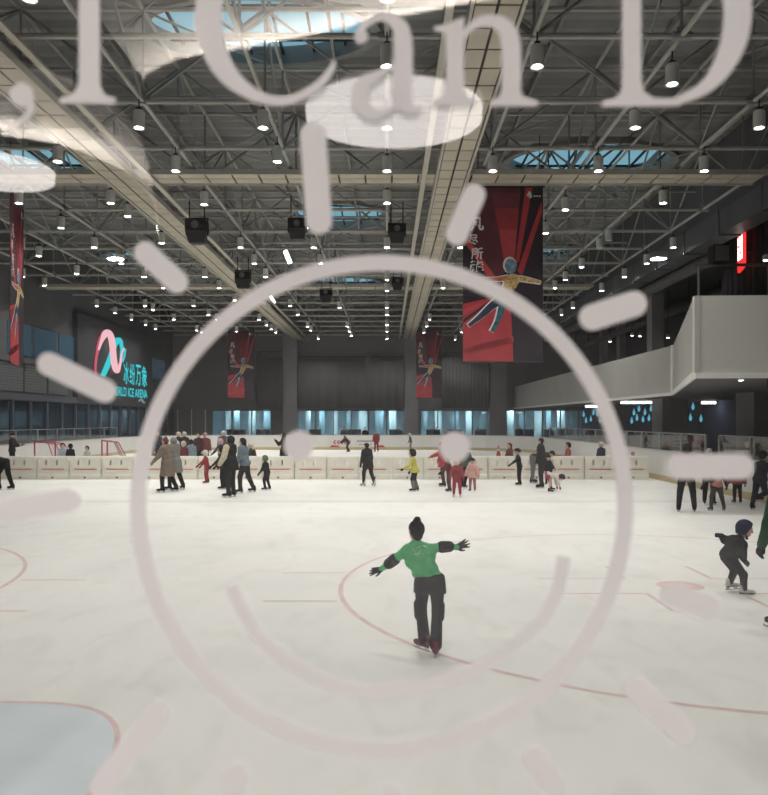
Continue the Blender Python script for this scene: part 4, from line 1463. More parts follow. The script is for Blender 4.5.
def skeleton(h, kid, pose):
    hh = h * (0.185 if kid else 0.138)
    fl = 0.155 * h
    sole = 0.225 * fl if pose.get('skates', True) else 0.0
    an = 0.30 * fl
    H = h - sole
    shz = H - hh * 1.22
    legL = (0.44 if kid else 0.47) * H
    hipz = an + legL
    T = shz - hipz
    sw = (0.105 if kid else 0.112) * h
    hw = 0.052 * h
    ua, fa = 0.162 * h, 0.140 * h
    J = {'hh': hh, 'fl': fl, 'h': h, 'kid': kid}
    le, si, tw = R(pose.get('lean', 4)), R(pose.get('side', 0)), R(pose.get('twist', 0))
    t = nrm([math.sin(si), math.sin(le) * math.cos(si), math.cos(le) * math.cos(si)])
    J['t'] = t
    J['pelvis'] = V3(0, 0, 0)
    right = V3(1, 0, 0)
    rs = nrm([math.cos(tw), math.sin(tw), 0] - t * (t @ V3(math.cos(tw), math.sin(tw), 0)))
    J['right'] = rs
    J['fwd'] = nrm(np.cross(t, rs)) * 1.0
    J['chest'] = t * T
    for k, sg in (('L', -1), ('R', 1)):
        fx, kn, ab = [R(q) for q in pose.get('leg' + k, (6, 12, 4))]
        hip = right * sg * hw - V3(0, 0, 0.01 * h)
        d1 = V3(sg * math.sin(ab), math.sin(fx) * math.cos(ab), -math.cos(fx) * math.cos(ab))
        d2 = V3(sg * math.sin(ab) * 0.6, math.sin(fx - kn) * math.cos(ab), -math.cos(fx - kn) * math.cos(ab))
        kne = hip + nrm(d1) * legL * 0.5
        ank = kne + nrm(d2) * legL * 0.5
        J['hip' + k], J['kne' + k], J['ank' + k] = hip, kne, ank
        yaw = R(pose.get('toe' + k, sg * 10))
        J['toe' + k] = V3(math.sin(yaw), math.cos(yaw), -math.sin(R(pose.get('pitch' + k, 0))))
        a = pose.get('arm' + k, (4, 8, 15))
        fx, ab, el = R(a[0]), R(a[1]), R(a[2])
        ab2 = R(a[3]) if len(a) > 3 else ab * 0.6
        sh = J['chest'] + rs * sg * sw - t * 0.02 * h
        d1 = V3(0, 0, 0) + rs * sg * math.sin(ab) + J['fwdw'] * math.sin(fx) * math.cos(ab) + V3(0, 0, -1) * math.cos(fx) * math.cos(ab) if 'fwdw' in J else None
        f0 = nrm(V3(-rs[1], rs[0], 0))
        d1 = rs * sg * math.sin(ab) + f0 * math.sin(fx) * math.cos(ab) - V3(0, 0, 1) * math.cos(fx) * math.cos(ab)
        d2 = rs * sg * math.sin(ab2) + f0 * math.sin(fx + el) * math.cos(ab2) - V3(0, 0, 1) * math.cos(fx + el) * math.cos(ab2)
        J['sh' + k] = sh
        J['elb' + k] = sh + nrm(d1) * ua
        J['wri' + k] = J['elb' + k] + nrm(d2) * fa
        J['hnd' + k] = nrm(d2)
    hy, hp = [R(q) for q in pose.get('head', (0, 0))]
    nd = nrm(t * 0.6 + V3(0, 0, 0.4) * (1 if le < R(60) else 0.0))
    hc = J['chest'] + nd * (hh * 0.72)
    f0 = nrm(V3(-rs[1], rs[0], 0)) if le < R(60) else J['fwd']
    ff = nrm(f0 * math.cos(hy) + rs * math.sin(hy))
    hu = V3(0, 0, 1) if le < R(60) else t
    hf = nrm(ff * math.cos(hp) - hu * math.sin(hp))
    J['head'], J['hf'] = hc, hf
    J['hu'] = nrm(hu - hf * (hu @ hf))
    J['hr'] = np.cross(J['hf'], J['hu'])
    low = min(J['ank' + k][2] for k in 'LR')
    off = V3(0, 0, an + sole - low)
    for k in list(J):
        if k[:3] in ('pel', 'che', 'hip', 'kne', 'ank', 'sh', 'shL', 'shR', 'elb', 'wri', 'hea'):
            J[k] = J[k] + off
    return J


def torso_prims(J, g, hem=None):
    """g: extra thickness; capsules for shoulders, ribs, waist, hips"""
    h, t, r, f = J['h'], J['t'], J['right'], J['fwd']
    p, c = J['pelvis'], J['chest']
    w = 1.0 if not J['kid'] else 1.05
    P = [('c', J['shL'] * .8 + J['shR'] * .2, J['shR'] * .8 + J['shL'] * .2, .050 * h * w + g, .050 * h * w + g)]
    mid = p + (c - p) * 0.72
    P.append(('c', mid - r * .052 * h, mid + r * .052 * h, .062 * h * w + g, .062 * h * w + g))
    wa = p + (c - p) * 0.36
    P.append(('c', wa - r * .038 * h, wa + r * .038 * h, .058 * h * w + g, .058 * h * w + g))
    P.append(('c', p - r * .045 * h + t * .01 * h, p + r * .045 * h + t * .01 * h, .066 * h * w + g, .066 * h * w + g))
    return P


def arm_prims(J, k, g):
    h = J['h']
    return [('c', J['sh' + k], J['elb' + k], .034 * h + g, .027 * h + g), ('c', J['elb' + k], J['wri' + k], .027 * h + g, .019 * h + g * .8)]


def leg_prims(J, k, g, flare=0.0):
    h = J['h']
    return [('c', J['hip' + k], J['kne' + k], .056 * h + g, .036 * h + g), ('c', J['kne' + k], J['ank' + k], (.037 * h + g), .018 * h + g + flare)]


def head_geo(J, res):
    hh, c, f, u, r = J['hh'], J['head'], J['hf'], J['hu'], J['hr']
    M = np.stack([r, f, u])
    P = [('e', c + u * .08 * hh - f * .02 * hh, (.37 * hh, .43 * hh, .42 * hh), M), ('e', c - u * .20 * hh + f * .08 * hh, (.27 * hh, .29 * hh, .29 * hh), M),
         ('c', c + f * .40 * hh + u * .06 * hh, c + f * .46 * hh - u * .06 * hh, .04 * hh, .06 * hh),
         ('c', c + f * .34 * hh - u * .24 * hh - r * .06 * hh, c + f * .34 * hh - u * .24 * hh + r * .06 * hh, .05 * hh, .05 * hh)]
    for s in (-1, 1):
        P.append(('e', c + r * s * .37 * hh - f * .02 * hh, (.05 * hh, .09 * hh, .13 * hh), M))
        P.append(('c', c + f * .36 * hh + r * s * .08 * hh + u * .13 * hh, c + f * .31 * hh + r * s * .22 * hh + u * .13 * hh, .05 * hh, .04 * hh))
    return sdf_mesh(P, res, .06 * hh)


def head_top(J, kind, res):
    """(part name, geometry) for hair or headgear"""
    hh, c, f, u, r = J['hh'], J['head'], J['hf'], J['hu'], J['hr']
    M = np.stack([r, f, u])
    e = lambda q, du=.10, df=-.03: ('e', c + u * du * hh + f * df * hh, (.37 * hh * q, .43 * hh * q, .42 * hh * q), M)
    face = (c + f * .22 * hh + u * .20 * hh, f * .9 - u * .5)
    if kind == 'short':
        return 'hair', sdf_mesh([e(1.10)], res, .03, [face, (c - u * .18 * hh, -u * 1.0 + f * .5)])
    if kind == 'bob':
        P = [e(1.14), ('c', c - f * .16 * hh + u * .05 * hh, c - f * .18 * hh - u * .42 * hh, .40 * hh, .36 * hh)]
        return 'hair', sdf_mesh(P, res, .08 * hh, [face, (c - u * .58 * hh, -u)])
    if kind == 'bun':
        P = [e(1.09, .10, -.05), ('c', c - f * .12 * hh, c - f * .16 * hh - u * .22 * hh, .34 * hh, .27 * hh), ('e', c + u * .57 * hh - f * .12 * hh, (.19 * hh, .19 * hh, .16 * hh), M)]
        return 'hair', sdf_mesh(P, res, .05 * hh, [(c + f * .20 * hh + u * .25 * hh, f * .9 - u * .45)])
    if kind == 'helmet':
        P = [e(1.26, .12, -.04), ('c', c - f * .10 * hh, c - f * .14 * hh - u * .14 * hh, .44 * hh, .38 * hh)]
        return 'helmet', sdf_mesh(P, res, .06 * hh, [(c + f * .24 * hh + u * .18 * hh, f * .92 - u * .4), (c - u * .34 * hh, -u)])
    if kind == 'beanie':
        P = [e(1.13, .14), ('c', c + u * .16 * hh - f * .06 * hh, c + u * .20 * hh + f * .0 * hh, .43 * hh, .43 * hh)]
        return 'hat', sdf_mesh(P, res, .03, [(c + u * .10 * hh, -u + f * .18)])
    if kind == 'cap':
        P = [e(1.10, .12), ('c', c + f * .40 * hh + u * .22 * hh - r * .12 * hh, c + f * .40 * hh + u * .22 * hh + r * .12 * hh, .16 * hh, .16 * hh)]
        return 'cap', sdf_mesh(P, res, .03, [(c + u * .16 * hh, -u + f * .05)])
    if kind == 'hood':
        P = [e(1.24, .06, -.10), ('c', c - f * .14 * hh - u * .2 * hh, c - f * .10 * hh - u * .5 * hh, .40 * hh, .36 * hh)]
        return 'hood', sdf_mesh(P, res, .08 * hh, [(c + f * .20 * hh, f)])


_boot_mesh = {}


def mesh_child(name, key, geo, m, parent, M, t, s):
    """a child sharing one mesh datablock per (key, material)"""
    kk = (key, m.name)
    if kk not in _boot_mesh:
        o = mesh_obj(name, [geo], m, parent)
        _boot_mesh[kk] = o.data
    else:
        o = bpy.data.objects.new(name, _boot_mesh[kk]); COL.objects.link(o); o.parent = parent
    mm = Matrix([[*M[i] * s, t[i]] for i in range(3)] + [[0, 0, 0, 1]])
    o.matrix_local = mm
    return o


def person(label, x, y, h, rz, pose=None, kid=False, top=BLACK, legs=BLACK, boots=BLACK, head=('short', BLACK), coat=0.0, gloves=None, sleeves=None,
           mask=False, skates=True, J=None, res=None, group=None, eyes=False, collar=None, flare=0.0, pack=None, bib=None, hands='relaxed', g=0.012, lower=None, z=0.0, hem=None, waist=None, slim=1.0):
    res = res or 0.026
    J = J or skeleton(h, kid, dict(pose or {}, skates=skates))
    hh, t = J['hh'], J['t']
    P = torso_prims(J, 0) + [('c', J['chest'], J['head'] - J['hu'] * hh * .25, .034 * h, .032 * h)]
    for k in 'LR':
        P += arm_prims(J, k, 0) + leg_prims(J, k, 0)
        P.append(('c', J['ank' + k] - V3(0, 0, J['fl'] * .12), J['ank' + k] + nrm(J['toe' + k]) * J['fl'] * .45 - V3(0, 0, J['fl'] * .2), .014 * h, .012 * h))
    geos = [sdf_mesh(P, res, .03), head_geo(J, min(res, hh * .075))]
    hl = 0.108 * h
    hg = []
    for k, s in (('L', -1), ('R', 1)):
        M = frame_from(J['hnd' + k], J.get('palm' + k, J['right'] * s))
        hg.append((k, M, J['wri' + k] - J['hnd' + k] * .012 * h, s))
    if gloves is None:
        for k, M, tt, s in hg:
            geos.append(place(hand_geo(J.get('hand' + k, hands), s), M, tt, hl))
    root = mesh_obj('person', geos, SKIN)
    root.location = (x, y, z)
    root.rotation_euler = (0, 0, R(rz))
    tag(root, label, 'person', group)
    if gloves is not None:
        for k, M, tt, s in hg:
            hp = J.get('hand' + k, hands)
            mesh_child('glove', 'glove_%s_%d' % (hp, s), hand_geo(hp, s), cloth(gloves), root, M, tt, hl * 1.12)
    # trousers
    cr = res
    pel = J['pelvis']
    P = torso_prims(J, .006 * h)[3:]
    for k in 'LR':
        P += [(q[0], q[1], q[2], q[3] * slim, q[4] * (slim if i_ == 0 else 1)) for i_, q in enumerate(leg_prims(J, k, .010 * h, flare + .008 * h))]
    mesh_obj('trousers', [sdf_mesh(P, cr, .02, [waist or (pel + t * .075 * h, t)])], cloth(legs), root)
    if lower is not None:
        for k in 'LR':
            a, b = J['kne' + k], J['ank' + k]
            mesh_obj('leg_warmer', [sdf_mesh([('c', a * .75 + b * .25, b, .050 * h, .044 * h)], cr, .02)], cloth(lower), root)
    # jacket or coat
    P = torso_prims(J, g)
    if coat:
        dn = V3(0, 0, -1) if J['t'][2] > .6 else -t
        P.append(('c', pel - J['right'] * .02 * h, pel + dn * coat * h - J['right'] * .02 * h, .088 * h + g, .112 * h + g))
        P.append(('c', pel + J['right'] * .02 * h, pel + dn * coat * h + J['right'] * .02 * h, .088 * h + g, .112 * h + g))
        clip = (pel + dn * coat * h, dn)
    else:
        clip = (pel - t * .045 * h, -t)
    if hem:
        clip = hem
    nk = J['chest'] + (J['head'] - J['chest']) * .25
    P.append(('c', J['chest'], nk, .050 * h + g * .5, .042 * h + g * .5))
    if sleeves is None:
        PA = P + [q for k in 'LR' for q in arm_prims(J, k, g)]
    else:
        PA = P
    mesh_obj('coat' if coat else 'jacket', [sdf_mesh(PA, cr, .03, [clip])], cloth(top), root)
    if sleeves is not None:
        for k in 'LR':
            mesh_obj('sleeve', [sdf_mesh(arm_prims(J, k, g * 1.1), cr, .02)], cloth(sleeves), root)
    if collar is not None:
        mesh_obj('scarf', [sdf_mesh([('c', nk - J['right'] * .02 * h, nk + J['right'] * .02 * h, .058 * h, .058 * h)], cr, .02)], cloth(collar), root)
    if bib is not None:
        c0 = pel + (J['chest'] - pel) * .15; c1 = pel + (J['chest'] - pel) * .85
        for s_ in (1, -1):
            q0 = c0 + J['fwd'] * s_ * .028 * h; q1 = c1 + J['fwd'] * s_ * .03 * h
            mesh_obj('bib', [sdf_mesh([('c', q0 - J['right'] * .05 * h, q0 + J['right'] * .05 * h, .068 * h, .068 * h), ('c', q1 - J['right'] * .05 * h, q1 + J['right'] * .05 * h, .064 * h, .064 * h),
                                       ('c', q0, q1, .074 * h, .07 * h)], cr, .03)], cloth(bib), root)
    if pack is not None:
        c0 = pel + (J['chest'] - pel) * .30 - J['fwd'] * .125 * h; c1 = pel + (J['chest'] - pel) * .88 - J['fwd'] * .115 * h
        mesh_obj('backpack', [sdf_mesh([('c', c0, c1, .070 * h, .060 * h)], cr, .02)], cloth(pack), root)
    # headgear
    if head:
        nm, geo = head_top(J, head[0], min(res, hh * .075))
        mesh_obj(nm, [geo], cloth(head[1]), root)
    f, u, r = J['hf'], J['hu'], J['hr']
    if eyes:
        for s in (-1, 1):
            c = J['head'] + f * .385 * hh + r * s * .155 * hh + u * .05 * hh
            mesh_obj('eye', [sdf_mesh([('e', c, (.055 * hh, .03 * hh, .035 * hh), np.stack([r, f, u]))], hh * .018, .01)], M_EYE, root)
        c = J['head'] + f * .375 * hh - u * .24 * hh
        mesh_obj('mouth', [sdf_mesh([('c', c - r * .07 * hh, c + r * .07 * hh, .025 * hh, .025 * hh)], hh * .02, .01)], M_LIP, root)
    if mask:
        c = J['head'] + f * .13 * hh - u * .17 * hh
        mesh_obj('face_mask', [sdf_mesh([('e', c, (.30 * hh, .31 * hh, .24 * hh), np.stack([r, f, u]))], hh * .07, .02, [(J['head'] + f * .12 * hh, -f)])], cloth(WHT), root)
    # skates
    B = boot_geo()
    for k in 'LR':
        M = frame_from(J['toe' + k], V3(0, 0, 1))
        tt = J['ank' + k] - M[:, 2] * .30 * J['fl']
        sk = mesh_child('skate' if skates else 'shoe', 'boot', B['b'], cloth(boots), root, M, tt, J['fl'] * 1.08)
        if skates:
            for nm, kk, mm in (('blade', 'k', M_BLADE), ('skate_sole', 's', cloth(DARK))):
                mesh_child(nm, 'boot' + kk, B[kk], mm, sk, np.eye(3), V3(0, 0, 0), 1.0)
    return root


def dx(px, d):
    return (px - VX) * d / F


# --- the girl in green, gliding away from the glass with her arms spread
s_ = 0.00934


def gp(px, py, dy=0.0):
    return V3((px - 428) * s_, dy, (655.5 - py) * s_ + 0.012)


H0 = 1.27
J0 = {'h': H0, 'kid': True, 'hh': 0.188, 'fl': 0.20, 'pelvis': gp(430, 585), 'chest': gp(416.5, 550, 0.03), 'head': gp(416.2, 533, 0.05),
      'hf': nrm([-.45, .88, -.08]), 'shL': gp(406, 553, 0.05), 'shR': gp(427, 550.5, 0.01), 'elbL': gp(391.5, 565.5, 0.12), 'elbR': gp(446.5, 548, 0.02),
      'wriL': gp(381, 574, 0.17), 'wriR': gp(457.5, 549.3, 0.05), 'hipL': gp(422.5, 589, .02), 'hipR': gp(437, 589, -.01), 'kneL': gp(421.5, 612, .06), 'kneR': gp(437.5, 613, .03),
      'ankL': gp(424.5, 642, .05), 'ankR': gp(435.5, 645.5, -.03), 'toeL': nrm([.55, -.0, 0]) * 0 + nrm([-.62, .78, 0]), 'toeR': nrm([.12, .99, 0])}
J0['t'] = nrm(J0['chest'] - J0['pelvis'])
J0['right'] = nrm(V3(.98, -.18, 0) - J0['t'] * (J0['t'] @ V3(.98, -.18, 0)))
J0['fwd'] = nrm(np.cross(J0['t'], J0['right']))
J0['hu'] = nrm(V3(.03, 0.05, 1) - J0['hf'] * (V3(.03, 0.05, 1) @ J0['hf']))
J0['hr'] = np.cross(J0['hf'], J0['hu'])
J0['hndL'] = nrm(gp(371, 577, .20) - gp(381, 574, .17)); J0['hndR'] = nrm(gp(468, 546.5, .06) - gp(460, 549.5, .05))
J0['handL'] = J0['handR'] = 'open'
J0['palmL'] = V3(.2, -.7, .7); J0['palmR'] = V3(0, -1, .1)
GREEN = C(96, 190, 128)
XG, YG_ = dx(428, 7.1), 7.1
girl = person('girl with a hair bun gliding away, arms spread, green top, black trousers', XG, YG_, H0, 0, None, True, GREEN, C(38, 34, 40), C(120, 30, 48), ('bun', C(36, 32, 36)),
              gloves=C(38, 36, 42), J=J0, res=0.0115, hands='open', g=0.004, flare=.012, hem=(gp(430, 579.5), V3(-.05, 0, -1)), waist=(gp(430, 574), V3(0, 0, 1)), slim=.86)
h = H0
for k in 'LR':
    e, a, b = J0['elb' + k], J0['sh' + k], J0['wri' + k]
    mesh_obj('elbow_pad', [sdf_mesh([('c', e + (a - e) * .22, e + (b - e) * .25, .056, .052)], .009, .01)], cloth(C(36, 34, 40)), girl)
    kk = J0['kne' + k]
    mesh_obj('knee_pad', [sdf_mesh([('c', kk + V3((-1 if k == 'L' else 1) * .016, 0, .05), kk + V3((-1 if k == 'L' else 1) * .016, 0, -.06), .056, .050)], .010, .01)], cloth(C(40, 37, 43)), girl)
# short black overskirt
p = J0['pelvis']
mesh_obj('padded_shorts', [sdf_mesh([('c', p + V3(-.058, 0, .08), J0['hipL'] + V3(-.008, 0, -.06), .084, .078), ('c', p + V3(.052, 0, .08), J0['hipR'] + V3(.010, 0, -.06), .084, .080), ('c', p + V3(-.03, -.025, 0), p + V3(.03, -.025, 0), .10, .10)],
                                    .011, .03, [(gp(430, 576.5), V3(-.04, 0, 1)), (gp(430, 594), V3(0, 0, -1))])], cloth(C(36, 32, 38)), girl)
sp = MB()
for q in range(26):
    a_, b_ = rng.uniform(-.055, .075), rng.uniform(-.09, .02)
    c_ = J0['chest'] + J0['right'] * (a_ + .035) + J0['t'] * b_ - J0['fwd'] * (.0805 - abs(a_) * .16)
    sp.obox(c_, J0['right'] * .0035, J0['fwd'] * .006, J0['t'] * .0025)
sp.build('sparkle_print', mat('sparkle', (0.75, 0.8, 0.76), 0.3), girl)

# --- the boy in the navy helmet, bent forward, going to the picture's side
s1 = 9.66 / F


def kp(px, py, dy=0.0):
    return V3((px - 740) * s1, dy, (593 - py) * s1 + 0.012)


H1 = 1.08
J1 = {'h': H1, 'kid': True, 'hh': 0.205, 'fl': 0.185, 'pelvis': kp(728.5, 557), 'chest': kp(737.5, 542, 0), 'head': kp(744.5, 530.5, -0.01),
      'hf': nrm([.93, -.25, -.22]), 'shL': kp(736, 542, .11), 'shR': kp(739, 545, -.10), 'elbL': kp(731, 543, .17), 'wriL': kp(727.5, 539, .18), 'elbR': kp(736, 553, -.17), 'wriR': kp(737.5, 558, -.17),
      'hipL': kp(728, 559, .06), 'hipR': kp(729.5, 560, -.06), 'kneL': kp(738, 573, .07), 'kneR': kp(740, 574, -.09), 'ankL': kp(733.5, 584.5, .10), 'ankR': kp(741.5, 588, -.07),
      'toeL': nrm([.97, .2, 0]), 'toeR': nrm([.97, -.15, 0])}
J1['kneL'] = kp(737, 572, .07)
J1['t'] = nrm(J1['chest'] - J1['pelvis'])
J1['right'] = V3(0, -1, 0)
J1['fwd'] = nrm(np.cross(J1['t'], J1['right']))
J1['hu'] = nrm(V3(.2, 0, 1) - J1['hf'] * (V3(.2, 0, 1) @ J1['hf'])); J1['hr'] = np.cross(J1['hf'], J1['hu'])
J1['hndL'] = nrm(V3(-.9, .1, .15)); J1['hndR'] = nrm(V3(.45, -.35, -.6))
boy = person('crouching child in navy helmet, black clothes and white figure skates', dx(740, 9.66), 9.66, H1, 0, None, True, C(42, 40, 46), C(42, 40, 46), C(222, 216, 205), ('helmet', C(58, 62, 92)),
             gloves=C(50, 50, 92), J=J1, res=0.0095, eyes=True, g=0.022)
c = J1['head']
u_, f_, r_ = J1['hu'], J1['hf'], J1['hr']
hh_ = J1['hh']
st = []
for sgn in (-1, 1):
    a_ = c + r_ * sgn * .33 * hh_ + f_ * .10 * hh_ - u_ * .30 * hh_
    b_ = c + r_ * sgn * .10 * hh_ + f_ * .22 * hh_ - u_ * .50 * hh_
    st.append(('c', a_, b_, .010, .012))
st.append(('c', c + r_ * .10 * hh_ + f_ * .22 * hh_ - u_ * .50 * hh_, c - r_ * .10 * hh_ + f_ * .22 * hh_ - u_ * .50 * hh_, .014, .014))
mesh_obj('chin_strap', [sdf_mesh(st, .007, .01)], cloth(C(40, 40, 48)), boy)

# --- everybody else, (label, px, depth, height, heading, pose, ...)
STAND = {'lean': 3, 'legL': (4, 8, 4), 'legR': (4, 8, 4), 'armL': (5, 9, 14), 'armR': (5, 9, 14)}
GLIDE = {'lean': 12, 'legL': (16, 26, 5), 'legR': (6, 22, 5), 'armL': (12, 14, 25), 'armR': (6, 16, 25)}
STEP = {'lean': 8, 'legL': (18, 20, 4), 'legR': (-10, 14, 4), 'armL': (-10, 10, 18), 'armR': (18, 10, 22)}
REACH = {'lean': 10, 'legL': (8, 14, 5), 'legR': (6, 14, 5), 'armL': (38, 12, 12), 'armR': (30, 10, 14)}
FRONT = {'lean': 3, 'legL': (4, 8, 4), 'legR': (4, 8, 4), 'armL': (25, 12, 75), 'armR': (25, 12, 75)}
OUT = {'lean': 6, 'legL': (8, 16, 8), 'legR': (6, 14, 8), 'armL': (10, 40, 12), 'armR': (10, 38, 12)}
RED, MAR, PINK, KHAKI, GREY, DENIM = C(170, 45, 50), C(105, 45, 50), C(215, 150, 140), C(135, 118, 100), C(135, 132, 126), C(110, 130, 140)


def add(label, px, d, h, rz, pose, **k):
    return person(label, dx(px, d), d, h, rz, pose, **k)


# before the barrier, from the lit sign side to the balcony side
add('person in black bent forward at the picture edge, red mitten hanging down', 5, 23.9, 1.62, 90, {'lean': 72, 'legL': (25, 30, 6), 'legR': (-8, 8, 6), 'armL': (5, 6, 10), 'armR': (-5, 8, 10)}, gloves=C(170, 40, 60), g=.03)
add('woman in long khaki coat with red hair, skating beside the grey hooded one', 167.5, 23.2, 1.66, 78, dict(STEP, armL=(24, 12, 20), armR=(10, 12, 20)), top=KHAKI, coat=.24, head=('bun', C(120, 52, 46)), gloves=C(120, 110, 98), g=.03)
add('person in grey hooded coat just past the long khaki coat', 175, 23.9, 1.66, 60, STEP, top=GREY, coat=.20, head=('hood', C(150, 148, 140)), g=.035)
add('child in an all red suit and white helmet, arm held forward', 207, 26.5, 1.13, 90, dict(REACH), kid=True, top=RED, legs=C(165, 48, 52), boots=C(120, 40, 42), head=('helmet', C(225, 222, 214)), gloves=C(110, 50, 50))
add('child in dark suit half hidden by the man with cream sleeves', 223.5, 24.2, 1.36, 90, dict(REACH), kid=True, top=C(62, 56, 58), legs=BLACK, head=('helmet', BLACK), gloves=DARK)
add('man in black vest with cream sleeves standing on the ice', 231, 21.7, 1.73, 70, dict(STAND, armL=(10, 14, 20), armR=(14, 10, 20)), top=BLACK, sleeves=C(212, 202, 165), legs=C(46, 42, 44), head=('hood', BLACK), coat=.10, gloves=BLACK, g=.035)
add('woman with black bob in grey denim jacket and black trousers', 245, 22.9, 1.66, 80, dict(STEP, armL=(8, 8, 15), armR=(10, 8, 15)), top=DENIM, legs=C(44, 42, 48), head=('bob', C(38, 34, 38)), g=.03)
add('small child in black with green helmet, skating alone', 267, 23.9, 1.08, 70, GLIDE, kid=True, top=BLACK, legs=BLACK, head=('helmet', C(92, 130, 72)), gloves=DARK)
add('woman all in black with white skates, alone before the barrier', 368, 25.3, 1.44, 45, dict(STEP, armL=(-2, 14, 14), armR=(-2, 12, 14)), top=C(48, 44, 50), coat=.12, legs=C(46, 43, 48), boots=WHT, head=('short', BLACK), gloves=BLACK, g=.02)
add('child in yellow top and black shorts with a black helmet', 415, 23.5, 1.29, 80, dict(GLIDE, armL=(30, 20, 30)), kid=True, top=C(214, 205, 74), legs=C(48, 46, 50), lower=C(120, 118, 112), head=('helmet', BLACK), gloves=BLACK, coat=.06)
add('person in a red coat whose head is behind the decal eye, arm held out', 443.5, 25.2, 1.45, 90, dict(OUT, armL=(60, 20, 10)), top=C(196, 66, 76), coat=.10, legs=C(80, 50, 56), head=('beanie', C(140, 60, 60)), g=.03)
add('child in maroon jacket and dark trousers next to the red suited child', 449.5, 23.4, 1.12, 100, dict(REACH), kid=True, top=MAR, legs=C(98, 50, 56), head=('helmet', MAR), gloves=BLACK)
add('child in bright red suit with white skates, nearest of the red group', 457, 21.7, 1.12, 175, GLIDE, kid=True, top=C(165, 58, 68), legs=C(176, 50, 64), boots=WHT, head=('helmet', C(190, 90, 90)), gloves=C(120, 50, 55))
add('person in dark green jacket pushing off, past the red group', 464, 24.6, 1.36, -30, STEP, top=C(72, 88, 80), legs=BLACK, head=('short', BLACK), gloves=BLACK, g=.025)
add('small child in pale pink coat and black hat', 472.5, 23.5, 1.0, 160, dict(STAND, armL=(5, 24, 10), armR=(5, 24, 10)), kid=True, top=C(222, 164, 152), coat=.10, legs=C(180, 110, 110), boots=C(70, 66, 68), head=('beanie', C(48, 46, 58)), gloves=BLACK, g=.03)
add('child in black pointing an arm ahead, by the man with the mask', 519.5, 25.7, 1.22, 90, dict(STAND, lean=10, armL=(50, 16, 6), armR=(-20, 65, 5)), kid=True, top=BLACK, legs=BLACK, head=('beanie', C(58, 54, 58)), gloves=BLACK)
add('man in black jacket wearing a white face mask', 541.5, 24.6, 1.60, 75, dict(STAND, armL=(5, 14, 12), armR=(5, 14, 12)), top=C(44, 42, 44), legs=C(60, 58, 62), head=('short', C(36, 34, 36)), mask=True, g=.04, coat=.06)
add('bending person in grey trousers behind the man with the mask', 533, 26.6, 1.66, -90, {'lean': 80, 'legL': (2, 4, 4), 'legR': (-2, 4, 4), 'armL': (20, 8, 15), 'armR': (20, 8, 15)}, top=C(52, 52, 56), legs=C(110, 116, 120), head=('short', BLACK))
add('child in white top and magenta trousers bending down, hands to the ice', 547.5, 23.3, 1.08, -90, {'lean': 105, 'legL': (30, 18, 12), 'legR': (12, 14, 12), 'armL': (8, 8, 6), 'armR': (12, 8, 6), 'head': (0, -25)}, kid=True, top=C(222, 214, 200), legs=C(185, 48, 96), head=('helmet', C(50, 56, 86)), gloves=C(200, 70, 100))
add('small child in dark clothes close behind the bending child', 548.5, 25.9, 0.98, 150, STAND, kid=True, top=C(56, 52, 56), legs=BLACK, head=('beanie', BLACK), gloves=BLACK)
add('adult in black trousers and pinkish top, legs apart, under the decal bar', 686.5, 18.2, 1.63, -20, dict(STAND, legL=(-4, 8, 9), legR=(10, 14, 9), armR=(20, 10, 30)), top=C(190, 150, 145), legs=C(40, 38, 42), head=('bob', C(60, 44, 44)), g=.02)
add('child with pink printed bib and dark leggings under the decal bar', 717, 18.4, 1.16, 5, dict(OUT, legL=(10, 18, 12), legR=(0, 10, 14)), kid=True, top=C(60, 56, 60), legs=C(78, 70, 72), boots=C(84, 80, 80), head=('helmet', C(120, 90, 90)), bib=C(222, 130, 126), gloves=BLACK)
add('adult in black behind the child with the pink bib', 709, 19.8, 1.44, 170, dict(STAND, armL=(15, 12, 20), armR=(15, 12, 20)), top=BLACK, legs=BLACK, head=('cap', C(200, 196, 190)), g=.025)
add('small child in a red jacket and dark trousers under the decal bar', 737.5, 20.1, 1.06, 0, dict(STAND, armL=(5, 26, 10), armR=(5, 26, 10)), kid=True, top=C(186, 72, 76), legs=C(64, 56, 60), head=('beanie', C(150, 60, 64)), gloves=C(150, 60, 64), g=.035)
add('boy in dark navy leaning on the boards with one leg lifted', 760, 18.6, 1.46, -60, {'lean': 14, 'legL': (-6, 10, 6), 'legR': (10, 88, 6), 'armL': (40, 10, 25), 'armR': (40, 10, 25)}, kid=True, top=C(52, 50, 62), legs=C(50, 48, 60), head=('short', BLACK), g=.02)
edge = add('adult in a dark green jacket and black gloves at the picture edge', 791, 8.0, 1.68, 20, dict(STAND, armL=(4, 14, 10, 10), armR=(8, 10, 20)), top=C(38, 92, 62), legs=BLACK, head=('short', BLACK), gloves=C(36, 36, 40), res=0.015, g=.022, eyes=True)
